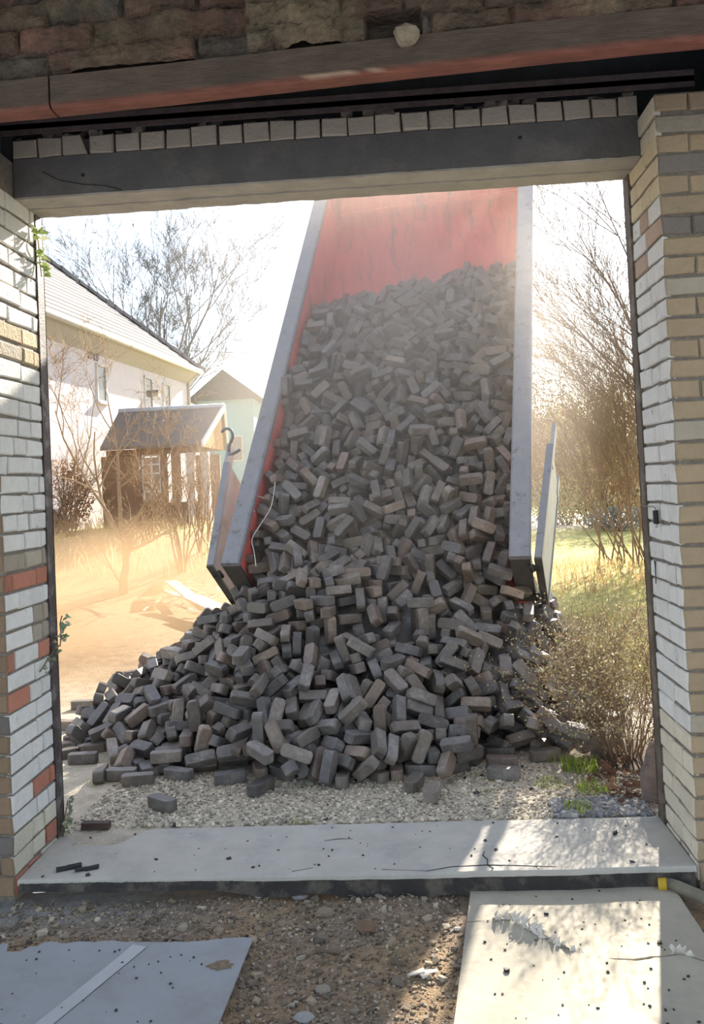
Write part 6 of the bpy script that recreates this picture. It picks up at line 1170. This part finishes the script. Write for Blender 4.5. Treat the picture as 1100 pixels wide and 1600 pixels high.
# dry shrub just outside the right jamb
random.seed(31)
sc_ = Vector((2.72, 1.34, 0))
t = empty('dry_shrub', sc_, 'dense dry shrub with tiny pale leaves just outside the right jamb', 'shrub')
b = MB(); tips = MB()
for _ in range(60):
    a = U(0, 6.28); r_ = U(0, .14); out = U(.05, 1.15)
    d = Vector((math.cos(a) * out * (.75 if math.cos(a) < 0 else .5), math.sin(a) * out * .8, 1))
    branch(b, sc_ + Vector((math.cos(a) * r_, math.sin(a) * r_, 0)), d, U(.30, .62), .0042, 3, 4, spread=.75, nchild=(3, 5), ls=.60, wob=.4, tint=vj((1.1, .95, .82), .3), thin=tips, mind=2, up=.03, minr=.0011)
tipv = [tips.v[i] for i in range(0, len(tips.v), 7)]
b.build('stems', barkm, t); tips.build('twigs', barkm, t)
b = MB()
for v in tipv:
    if v[2] > .14 and U(0, 1) < .5:
        p = Vector(v); a = Vector((U(-1, 1), U(-1, 1), U(-.3, 1))).normalized() * U(.009, .021); e = a.orthogonal().normalized() * .005
        b.add([p, p + a * .5 + e, p + a, p + a * .5 - e], [(0, 1, 2, 3)], vj(random.choice([(.56, .50, .27), (.44, .44, .20), (.62, .55, .38), (.42, .27, .13)]), .2))
print('shrub leaves', len(b.f))
b.build('leaves', leafm, t)
# grass
grm = mat('grass blades', (1.25, 1.25, 1.2), .7, .15, 5, 0, tint=True, trans=.55)
def blades(b, cx, cy, n, rad, h, cols, z=None, lean=.5):
    for _ in range(n):
        a = U(0, 6.28); r_ = rad * math.sqrt(U(0, 1)); x, y = cx + r_ * math.cos(a), cy + r_ * math.sin(a); zz = ground_z(x, y) if z is None else z
        a2 = U(0, 6.28); l_ = h * U(.5, 1.1); d = Vector((math.cos(a2) * lean * U(.2, 1), math.sin(a2) * lean * U(.2, 1), 1)).normalized(); w = Vector((-math.sin(a2), math.cos(a2), 0)) * (.0022 + h * .012)
        p = Vector((x, y, zz - .004)); m_ = p + d * l_ * .6; e = m_ + (d + Vector((math.cos(a2), math.sin(a2), -.3)) * .5).normalized() * l_ * .45
        b.add([p - w, p + w, m_ + w * .7, m_ - w * .7, e], [(0, 1, 2, 3), (3, 2, 4)], vj(random.choice(cols), .2))
random.seed(41)
GR = [(.22, .31, .05), (.29, .37, .08), (.17, .24, .045), (.33, .34, .12)]
for px, py, n, rad, h, la in ((908, 1202, 170, .10, .085, 'bright green grass tuft beside the dry shrub, the largest one'), (925, 1235, 110, .08, .06, 'green grass tuft between the largest tuft and the grey gravel'), (905, 1268, 90, .07, .06, 'green grass tuft touching the far edge of the slab at the right'), (872, 1188, 60, .07, .05, 'thin green tuft next to the sunlit-topped briquette'), (860, 1225, 110, .08, .03, 'sparse low grass patch in the sunlit gravel at the right'), (735, 1222, 70, .12, .022, 'low green grass patch in front of the heap, right of centre'), (470, 1287, 90, .05, .02, 'tiny green patch against the far edge of the slab, at the centre'), (150, 1222, 40, .08, .02, 'pale grass patch beside the left door frame'), (765, 1240, 40, .06, .02, 'small grass patch at the edge of the truck shadow')):
    q = atZ(px, py, 0); b = MB(); blades(b, q.x, q.y, n, rad, h, GR if h > .028 else [(.30, .34, .12), (.36, .36, .18)])
    tag(b.build('grass_tuft', grm, loc=(q.x, q.y, ground_z(q.x, q.y))), la, 'grass tuft')
b = MB()
for _ in range(9000):
    y = 3.3 + 14 * U(0, 1) ** 1.6; x = U(2.6 + .1 * y, 4.2 + .55 * y)
    if fbm((x, y, 0), .9) < -.18: continue
    blades(b, x, y, 1, .03, .05 + .006 * y, [(.44, .46, .11), (.52, .49, .16), (.55, .44, .2), (.38, .40, .1)])
tag(b.build('lawn_grass', grm), 'short yellowish lawn grass behind the heap on the right', 'grass', None, 'stuff')
b = MB()
for _ in range(1500):
    y = U(8.0, 12); x = U(3.4, 6.4) + (y - 10) * .2
    blades(b, x, y, 1, .05, U(.12, .38), [(.40, .25, .14), (.45, .31, .17), (.34, .20, .11), (.36, .32, .13)], lean=.7)
tag(b.build('dry_grass', grm), 'tall rust-coloured dry grass around the foot of the tall shrub', 'grass', None, 'stuff')
b = MB()
for _ in range(2600):
    y = U(11, 17.5); x = U(-8, .4) + (y - 13) * -.1
    blades(b, x, y, 1, .06, U(.12, .6), [(.36, .28, .17), (.45, .36, .22), (.34, .28, .15), (.30, .29, .13)], lean=.7)
tag(b.build('dry_weeds', grm), 'tawny dry weeds in the garden in front of the white house', 'weeds', None, 'stuff')
# dry leaves under the shrub
random.seed(51)
lfm = mat('dry leaf', (1, 1, 1), .8, .25, 30, .2, 60, tint=True, trans=.2)
def leaf_mesh(seed):
    rnd = random.Random(seed); b = MB(); n = 10; vs = [(0, 0, 0)]
    for i in range(n):
        a = 2 * math.pi * i / n; r_ = .035 * (1 if i % 2 else .62) * rnd.uniform(.8, 1.15) * (1.2 if i in (0, 5) else 1)
        vs.append((r_ * math.cos(a), r_ * math.sin(a) * .8, rnd.uniform(0, .014)))
    b.add(vs, [(0, 1 + i, 1 + (i + 1) % n) for i in range(n)], random.choice([(.20, .085, .04), (.15, .075, .045), (.27, .14, .065), (.11, .07, .05)])); return b.mesh('dry_leaf', lfm)
LM = [leaf_mesh(i) for i in range(5)]; src = None
for i in range(34):
    px, py = random.choice([(960, 1205), (985, 1200), (1000, 1225), (945, 1215), (975, 1240), (992, 1250)]); q = atZ(px + U(-22, 22), py + U(-12, 12), 0)
    if q.y < .56: continue
    o = bpy.data.objects.new('dry_leaf', LM[i % 5]) if src is None else src.copy(); src = src or o; o.data = LM[i % 5]
    COL.objects.link(o); o.location = (q.x, q.y, ground_z(q.x, q.y) + U(.004, .035)); o.rotation_euler = (U(-.5, .5), U(-.5, .5), U(0, 6.28)); s_ = U(.6, 1.1); o.scale = (s_, s_, s_)
    tag(o, 'curled brown dry leaf in the litter below the dry shrub', 'leaf', 'dry leaves below the shrub')
b = MB(); q = atZ(1018, 1262, 0)
lump(b, (2.70, .68, .10), .11, (.20, .155, .135), (.8, .5, 1.5), 16, .25, 4)
tag(b.build('boulder', mat('boulder', (1, 1, 1), .95, .3, 14, .8, 50, tint=True, col2=(.12, .09, .08), c2scale=8), loc=(2.70, .68, 0)), 'brown upright boulder behind the foot of the right door frame', 'boulder')
# ivy sprigs on the left frame
random.seed(61)
ivm = mat('ivy leaf', (1, 1, 1), .5, .15, 20, .1, tint=True, trans=.25)
def onL(px, py, off=.0):
    d = ray(px, py); t = (off - CAM.x) / d.x; return CAM + d * t
def ivy(pts, n, s, cols, label):
    P = spline([onL(px, py, .018 + .008 * (i % 2)) for i, (px, py) in enumerate(pts)], 8); t = empty('ivy_sprig', P[0], label, 'ivy')
    b = MB(); b.tube(P, .0028, 4, (.9, .8, .6)); b.build('stem', barkm, t)
    b = MB()
    for _ in range(n):
        p = random.choice(P) + Vector((U(0, .02), U(-.02, .02), U(-.02, .02))); a = Vector((U(-.1, .9), U(-.7, .7), U(-.6, .5))).normalized() * s * U(.7, 1.3); e = a.cross(Vector((U(-.3, .3), U(-1, 0), U(.3, 1)))).normalized() * s * .42
        b.add([p, p + a * .3 + e, p + a * .55 + e * .5, p + a, p + a * .55 - e * .5, p + a * .3 - e], [(0, 1, 2, 3, 4, 5)], vj(random.choice(cols), .2))
    b.build('leaves', ivm, t)
ivy([(56, 362), (60, 380), (62, 405), (65, 432)], 26, .045, [(.24, .34, .09), (.5, .52, .34), (.30, .40, .12)], 'green ivy sprig on the top of the left door frame')
ivy([(94, 1010), (95, 990), (94, 975), (97, 962)], 15, .036, [(.22, .34, .18), (.35, .45, .30)], 'green ivy sprig halfway down the left door frame')
ivy([(62, 1050), (75, 1030), (84, 1015), (88, 1000)], 12, .028, [(.36, .38, .30), (.25, .28, .18)], 'withered ivy strand on the brick left of the frame, at mid height')
ivy([(96, 1310), (100, 1285), (104, 1262), (106, 1250)], 30, .03, [(.38, .38, .28), (.5, .48, .36), (.22, .26, .14)], 'dried ivy growing at the foot of the left door frame')

# ------------------------------------------------------------------ houses
KH = (5.6 - CAM.z) / (5.0 - CAM.z)
E1 = CAM + (Vector((-4.929, 12.939, 5.0)) - CAM) * KH; E2 = CAM + (Vector((-4.168, 22.015, 5.0)) - CAM) * KH
hd = (E2 - E1).normalized(); hn = Vector((hd.y, -hd.x, 0)); EZ = Vector((0, 0, 1))
def onW(px, py):
    d = ray(px, py); t = (E1 - CAM).dot(hn) / d.dot(hn); return CAM + d * t
def wu(p): return (p - E1).dot(hd)
def hp_(u, out, z): q = E1 + hd * u + hn * out; return Vector((q.x, q.y, z))
HLEN = (E2 - E1).length; HAX = (hd, hn, EZ)
house = empty('house', hp_(HLEN / 2, -4, .6), 'white plastered house with a pale tiled hipped roof, at the left', 'house')
pl = mat('white plaster', (.62, .57, .59), .9, .06, 3, .1, 30)
b = MB(); b.prism([hp_(-9, -.35, .3), hp_(HLEN - .35, -.35, .3), hp_(HLEN - .35, -8, .3), hp_(-9, -8, .3)], (0, 0, 5.2)); b.build('wall', pl, house)
rfm = bpy.data.materials.new('roof tiles'); rfm.use_nodes = True
def tile_roof(m, col):
    t = m.node_tree; n = t.nodes; L = t.links; a = n.new('ShaderNodeAttribute'); a.attribute_name = 'tint'; pb = n['Principled BSDF']; pb.inputs['Roughness'].default_value = .9
    nz = n.new('ShaderNodeTexNoise'); nz.inputs['Scale'].default_value = 3; mr = n.new('ShaderNodeMapRange'); mr.inputs[3].default_value = .8; mr.inputs[4].default_value = 1.15; L.new(nz.outputs[0], mr.inputs[0])
    sv = n.new('ShaderNodeVectorMath'); sv.operation = 'SCALE'; L.new(a.outputs['Color'], sv.inputs[0]); L.new(mr.outputs[0], sv.inputs[3]); L.new(sv.outputs[0], pb.inputs['Base Color'])
tile_roof(rfm, None)
# hipped roof as tile courses: each course overlaps the one below; pitch found from the hip line in view
PIT = .88; RUN = 5.2
b = MB(); nc = 22
for i in range(nc):
    r0, r1 = RUN * i / nc, RUN * (i + 1) / nc + .05
    z0, z1 = 5.62 + PIT * r0 + .05, 5.62 + PIT * r1 + .0
    ue0, ue1 = HLEN - r0, HLEN - r1
    b.add([hp_(-9, -r0, z0), hp_(ue0, -r0, z0), hp_(ue1, -r1, z1), hp_(-9, -r1, z1), hp_(-9, -r0, z0 - .06), hp_(ue0, -r0, z0 - .06)], [(0, 1, 2, 3), (4, 5, 1, 0)], vj((.20, .19, .19), .12))
    # hip end
    b.add([hp_(ue0, -r0, z0), hp_(ue0, -8.4 - .0 + r0 * 0, z0), hp_(ue1, -8.4, z1), hp_(ue1, -r1, z1), hp_(ue0, -r0, z0 - .06), hp_(ue0, -8.4, z0 - .06)], [(0, 1, 2, 3), (4, 5, 1, 0)], vj((.2, .19, .19), .12))
b.build('roof', rfm, house)
b = MB()
for i in range(26):
    r_ = RUN * i / 26; b.box(hp_(HLEN - r_, -r_, 5.70 + PIT * r_), (.16, .11, .07), ((hd * -1 - hn + EZ * PIT).normalized(), (hd - hn).normalized(), EZ), vj((.22, .2, .2), .2), .02)
b.build('hip_tiles', rfm, house)
b = MB(); b.tube([hp_(-9, .06, 5.56), hp_(HLEN, .06, 5.56)], .085, 8); b.tube([hp_(HLEN - .2, .02, 5.5), hp_(HLEN - .4, -.3, 5.2), hp_(HLEN - .4, -.3, .8)], .05, 6)
b.build('gutter', mat('gutter zinc', (.42, .40, .36), .5, .1, 5), house)
b = MB(); b.prism([hp_(-9, 0, 5.5), hp_(-9, -.34, 5.15), hp_(-9, -.34, 5.5)], hd * (HLEN + 9 - .1)); b.build('eaves', mat('cream eaves', (.40, .365, .33), .8, .05, 5), house)
wfm = mat('window frame', (.62, .58, .54), .6, .05, 5); gl = mat('window glass', (.16, .155, .15), .15, .2, 1.5, 0)
for (x0, x1, yt, yb) in ((169, 186, 566, 629), (242, 256, 586, 645), (270, 283, 597, 652), (72, 87, 538, 612)):
    p0 = onW(x0, yt); p1 = onW(x1, yb); u0, u1 = wu(p0), wu(p1); z1, z0 = p0.z, p1.z
    b = MB(); w = .05
    for (a, c, d_, e) in ((u0, u0 + w, z0, z1), (u1 - w, u1, z0, z1), (u0, u1, z0, z0 + w), (u0, u1, z1 - w, z1)): b.box(hp_((a + c) / 2, -.345, (d_ + e) / 2), ((c - a) / 2, .04, (e - d_) / 2), HAX)
    b.box(hp_((u0 + u1) / 2, -.30, z0 - .03), ((u1 - u0) / 2 + .06, .08, .025), HAX)
    f_ = b.build('window', wfm, house); b = MB(); b.box(hp_((u0 + u1) / 2, -.345, (z0 + z1) / 2), ((u1 - u0) / 2 - w, .012, (z1 - z0) / 2 - w), HAX); b.build('pane', gl, f_)
# iron year numerals on the wall
fc = bpy.data.curves.new('year_numerals', 'FONT'); fc.body = '1919'; fc.size = .34; fc.extrude = .015; fc.align_x = 'CENTER'
fo = bpy.data.objects.new('tmp', fc); COL.objects.link(fo); bpy.context.view_layer.update()
me = bpy.data.meshes.new_from_object(fo.evaluated_get(bpy.context.evaluated_depsgraph_get())); bpy.data.objects.remove(fo)
me.materials.append(mat('iron numerals', (.22, .2, .2), .6))
q = onW(165, 561); fo = bpy.data.objects.new('year_numerals', me); COL.objects.link(fo); fo.parent = house
pos = hp_(wu(q), -.33, q.z)
fo.matrix_local = Matrix.Translation(pos - house.location) @ Matrix(((hd.x, 0, hn.x, 0), (hd.y, 0, hn.y, 0), (0, 1, 0, 0), (0, 0, 0, 1)))
# outside lamp
q = onW(256, 611); b = MB(); b.box(hp_(wu(q), -.22, q.z), (.14, .1, .03), HAX); lf = b.build('wall_lamp', mat('lamp metal', (.2, .19, .18), .5), house); b = MB(); b.box(hp_(wu(q), -.22, q.z - .09), (.09, .08, .06), HAX); b.build('lamp_glass', mat('lamp glass', (.6, .55, .45), .3), lf)

# porch: brown, gabled, in front of the house
YP0, YP1, YPM = 17.0, 20.0, 18.5
pA = atY(156, 698, YP0); pB = atY(315, 703, YP0); rA = atY(172, 648, YPM); rB = atY(331, 640, YPM)
xe0, xe1 = pA.x, pB.x; ze = (pA.z + pB.z) / 2; zr = (rA.z + rB.z) / 2; xl = hp_(0, -.3, 0).x
porch = empty('porch', ((xe0 + xe1) / 2, YPM, .7), 'brown timber porch with a dark gabled roof and white barge boards', 'porch')
b = MB(); th_ = .07
for (ya, yb_) in ((YP0, YPM), (YP1, YPM)):
    b.prism([(xe0, ya, ze), (xe1, ya, ze), (xe1 + .25, yb_, zr), (xe0 - .0, yb_, zr)], (0, 0, th_))
b.build('roof', mat('bitumen roof', (.19, .155, .125), .85, .12, 6, .3, 40), porch)
b = MB(); b.tube([(xe0, YPM, zr + .07), (xe1 + .27, YPM, zr + .07)], .07, 8); b.build('ridge_cap', mat('zinc ridge', (.40, .43, .47), .45, .1, 5), porch)
for ya in (YP0, YP1):
    b = MB(); b.prism([(xe1 + .0, ya, ze - .03), (xe1 + .25, YPM, zr - .03), (xe1 + .25, YPM, zr + .12), (xe1 + .0, ya, ze + .12)], (.05, 0, 0)); b.build('barge_board', mat('white board', (.7, .67, .62), .6, .06, 5), porch)
pw = mat('brown boards', (.27, .165, .095), .85, .2, 6, .3, 30, stretch=(8, 8, .7)); pp = mat('pale post', (.55, .49, .46), .8, .1, 6)
b = MB(); b.prism([(xe1 - .1, YP0 + .25, ze), (xe1 - .1, YP1 - .25, ze), (xe1 + .12, YPM, zr - .1)], (.06, 0, 0)); b.build('gable_panel', mat('pine gable', (.50, .30, .14), .8, .15, 6, .2, 30), porch)
b = MB(); b.mm(xe0 + .1, xe1 - .1, YP0 + .12, YP0 + .3, ze - .14, ze - .0); b.build('eaves_beam', pw, porch)
def xat(px): return atY(px, 750, YP0 + .2).x
zb = .55
zs = atY(235, 782, YP0 + .2).z
for (xa, xb, ya, yb_, z0_, z1_) in ((xat(160), xat(222), YP0 + .16, YP0 + .24, zb + .75, ze - .14), (xat(222), xat(252), YP0 + .16, YP0 + .24, zb + .75, zs), (xat(160), xat(310), YP0 + .16, YP0 + .24, zb, zb + .75), (xat(252), xat(262), YP0 + .16, YP0 + .24, zb + .75, ze - .14), (xat(166), xat(212), YP1 - .3, YP1 - .2, zb, ze - .1), (xat(256), xat(310), YP1 - .3, YP1 - .2, zb, ze - .1)):
    b = MB(); b.mm(xa, xb, ya, yb_, z0_, z1_); b.build('board_wall', pw, porch)
for px in (276, 300, 322):
    x = xat(px); b = MB(); b.mm(x - .09, x + .09, YP0 + .1, YP0 + .3, zb, ze - .14); b.build('post', pp if px != 276 else pw, porch)
zt, zw = ze - .16, atY(235, 782, YP0 + .2).z; x0, x1 = xat(224), xat(251)
b = MB()
for i in range(3): x = x0 + (x1 - x0) * i / 2; b.mm(x - .018, x + .018, YP0 + .17, YP0 + .22, zw, zt)
for i in range(6): z = zw + (zt - zw) * i / 5; b.mm(x0, x1, YP0 + .172, YP0 + .218, z - .018, z + .018)
f_ = b.build('window', wfm, porch); b = MB(); b.mm(x0, x1, YP0 + .19, YP0 + .2, zw, zt); pm = bpy.data.materials.new('clear pane'); pm.use_nodes = True; pn_ = pm.node_tree; tb = pn_.nodes.new('ShaderNodeBsdfTransparent'); mx_ = pn_.nodes.new('ShaderNodeMixShader'); mx_.inputs[0].default_value = .85
pn_.nodes['Principled BSDF'].inputs['Base Color'].default_value = (.8, .78, .7, 1); pn_.nodes['Principled BSDF'].inputs['Roughness'].default_value = .1
pn_.links.new(pn_.nodes['Principled BSDF'].outputs[0], mx_.inputs[1]); pn_.links.new(tb.outputs[0], mx_.inputs[2]); pn_.links.new(mx_.outputs[0], pn_.nodes['Material Output'].inputs[0])
b.build('pane', pm, f_)

# blue-green house further back
a = atY(352, 580, 42); l_ = atY(300, 628, 42); r_ = atY(406, 624, 42); wl_ = atY(322, 650, 42).x; wr_ = r_.x - .3
bh = empty('house', (a.x, 44, .7), 'far blue-green house with a dark steep gable roof', 'house')
zE = (l_.z + r_.z) / 2
b = MB(); b.mm(a.x - (r_.x - a.x) + .3, r_.x - .3, 41.6, 49, .3, zE); b.build('wall', mat('blue-green plaster', (.24, .42, .45), .9, .06, 3), bh)
b = MB(); b.prism([(a.x - (r_.x - a.x) - .2, 41.2, zE), (r_.x + .2, 41.2, zE), (a.x, 41.2, a.z)], (0, 8.4, 0)); b.build('roof', mat('mossy slate', (.05, .06, .05), .85, .2, 3), bh)
b = MB(); b.mm(r_.x - 1.5, r_.x - .9, 41.55, 41.6, 3.0, 4.3); f_ = b.build('window', wfm, bh); b = MB(); b.mm(r_.x - 1.44, r_.x - .96, 41.53, 41.56, 3.06, 4.24); b.build('pane', gl, f_)
# right background buildings
a = atY(905, 715, 40); c = atY(1010, 690, 40)
sh_ = empty('shed', (c.x, 42, 0), 'low shed with a flat white roof behind the hedge at the right', 'shed')
b = MB(); b.mm(a.x + .2, c.x + 2, 40.4, 46, 0, a.z - .1); b.build('wall', mat('shed wall', (.42, .30, .22), .9, .1, 3), sh_)
b = MB(); b.prism([(a.x - .4, 40, a.z - .05), (c.x + 2.4, 40, a.z - .05), (c.x + 2.4, 40, c.z + .35), (a.x + 1.0, 40, c.z + .25)], (0, 7, 0)); b.build('roof', mat('white roof', (.72, .72, .74), .6, .05, 3), sh_)
a = atY(835, 715, 52); c = atY(905, 655, 52)
h2 = empty('house', (a.x, 55, 0), 'far grey-pink house with a slate roof, behind the hedge right of the truck', 'house')
b = MB(); b.mm(a.x - 1, c.x + 2.2, 52, 60, 0, a.z + .9); b.build('wall', mat('pinkish plaster', (.50, .40, .37), .9, .08, 3), h2)
b = MB(); b.prism([(a.x - 1.5, 51.4, a.z + .8), (a.x - 1.5, 60.6, a.z + .8), (a.x - 1.5, 56, c.z + .3)], (c.x - a.x + 4.2, 0, 0)); b.build('roof', mat('grey slate', (.24, .24, .26), .8, .12, 3), h2)
# power line
b = MB(); p0 = atY(318, 549, 30); p1 = atY(425, 553, 33); b.tube([p0 + (p0 - p1) * .2, p0, p1, p1 + (p1 - p0) * 6], .014, 5)
tag(b.build('power_line', mat('dark cable', (.06, .06, .06), .6), loc=p0), 'thin overhead power line crossing the sky beside the white house', 'cable')
# bright debris by the fruit tree
random.seed(71)
dbm = mat('weathered white board', (.66, .63, .57), .8, .12, 8, .2, 30)
def plank(pa, pb, w, t_, label, Za=.0, Zb=.0):
    A_ = atZ(*pa, Za); B_ = atZ(*pb, Zb); d = (B_ - A_); l_ = d.length; d.normalize(); s_ = d.cross(EZ).normalized(); n = s_.cross(d)
    b = MB(); b.box((A_ + B_) / 2 + EZ * t_, (l_ / 2, w / 2, t_ / 2), (d, s_, n), (1, 1, 1), .008)
    tag(b.build('board', dbm, loc=(A_ + B_) / 2), label, 'board')
plank((232, 932), (262, 908), .30, .02, 'white board lying tilted at the left of the debris pile', .04, .32)
plank((268, 912), (322, 955), .16, .03, 'long white board leading down to the heap in the debris pile', .3, .12)
plank((300, 935), (342, 955), .22, .02, 'white board next to the left tailgate in the debris pile', .22, .18)
plank((258, 925), (285, 935), .12, .02, 'short white board in the middle of the debris pile', .1, .16)
plank((150, 905), (185, 912), .1, .02, 'white lath lying at the foot of the fruit tree', .08, .05)
b = MB()
for _ in range(60):
    g = atZ(U(225, 345), U(918, 965), 0); p = g + EZ * U(.0, .18); a = U(0, 6.28)
    b.box(p, (U(.04, .14), U(.006, .02), .006), (Vector((math.cos(a), math.sin(a), U(-.4, .4))).normalized(), Vector((-math.sin(a), math.cos(a), 0)), EZ), (1, 1, 1), .006)
tag(b.build('splinters', dbm), 'bright splinters heaped between the white boards left of the truck', 'splinters', None, 'stuff')

# ------------------------------------------------------------------ dust raised by the tipping
def dust(name, c, half, density, col, label, nscale, aniso=.35, thr=.35):
    b = MB(); b.box(c, half)
    m = bpy.data.materials.new(name); m.use_nodes = True; t = m.node_tree; n = t.nodes; L = t.links
    n.remove(n['Principled BSDF']); out = n['Material Output']
    vsn = n.new('ShaderNodeVolumePrincipled'); vsn.inputs['Color'].default_value = (*col, 1); vsn.inputs['Anisotropy'].default_value = aniso
    tc = n.new('ShaderNodeTexCoord')
    mp = n.new('ShaderNodeMapping'); mp.inputs['Scale'].default_value = (1 / half[0], 1 / half[1], 1 / half[2]); L.new(tc.outputs['Object'], mp.inputs[0])
    ln = n.new('ShaderNodeVectorMath'); ln.operation = 'LENGTH'; L.new(mp.outputs[0], ln.inputs[0])
    mr = n.new('ShaderNodeMapRange'); mr.interpolation_type = 'SMOOTHSTEP'; mr.inputs[1].default_value = 1.0; mr.inputs[2].default_value = .15; mr.inputs[3].default_value = 0; mr.inputs[4].default_value = 1; L.new(ln.outputs['Value'], mr.inputs[0])
    nz = n.new('ShaderNodeTexNoise'); nz.inputs['Scale'].default_value = nscale; nz.inputs['Detail'].default_value = 3; L.new(tc.outputs['Object'], nz.inputs['Vector'])
    m2 = n.new('ShaderNodeMapRange'); m2.inputs[1].default_value = thr; m2.inputs[2].default_value = .75; L.new(nz.outputs[0], m2.inputs[0])
    mu = n.new('ShaderNodeMath'); mu.operation = 'MULTIPLY'; L.new(mr.outputs[0], mu.inputs[0]); L.new(m2.outputs[0], mu.inputs[1])
    m3 = n.new('ShaderNodeMath'); m3.operation = 'MULTIPLY'; m3.inputs[1].default_value = density; L.new(mu.outputs[0], m3.inputs[0])
    L.new(m3.outputs[0], vsn.inputs['Density']); L.new(vsn.outputs[0], out.inputs['Volume'])
    o = b.build(name, m, loc=c); tag(o, label, 'dust', None, 'stuff'); return o
dust('dust_cloud', (-1.5, 5.2, .40), (2.5, 3.8, 1.05), .90, (.43, .315, .195), 'billowing tan dust cloud over the ground left of the heap', .9)
dust('dust_haze', (1.45, 4.0, 2.3), (1.95, 3.1, 2.9), .60, (.76, .69, .61), 'thin brownish haze of dust hanging over the heap and bed', .8, .3, .2)
S.cycles.volume_step_rate = 2.0
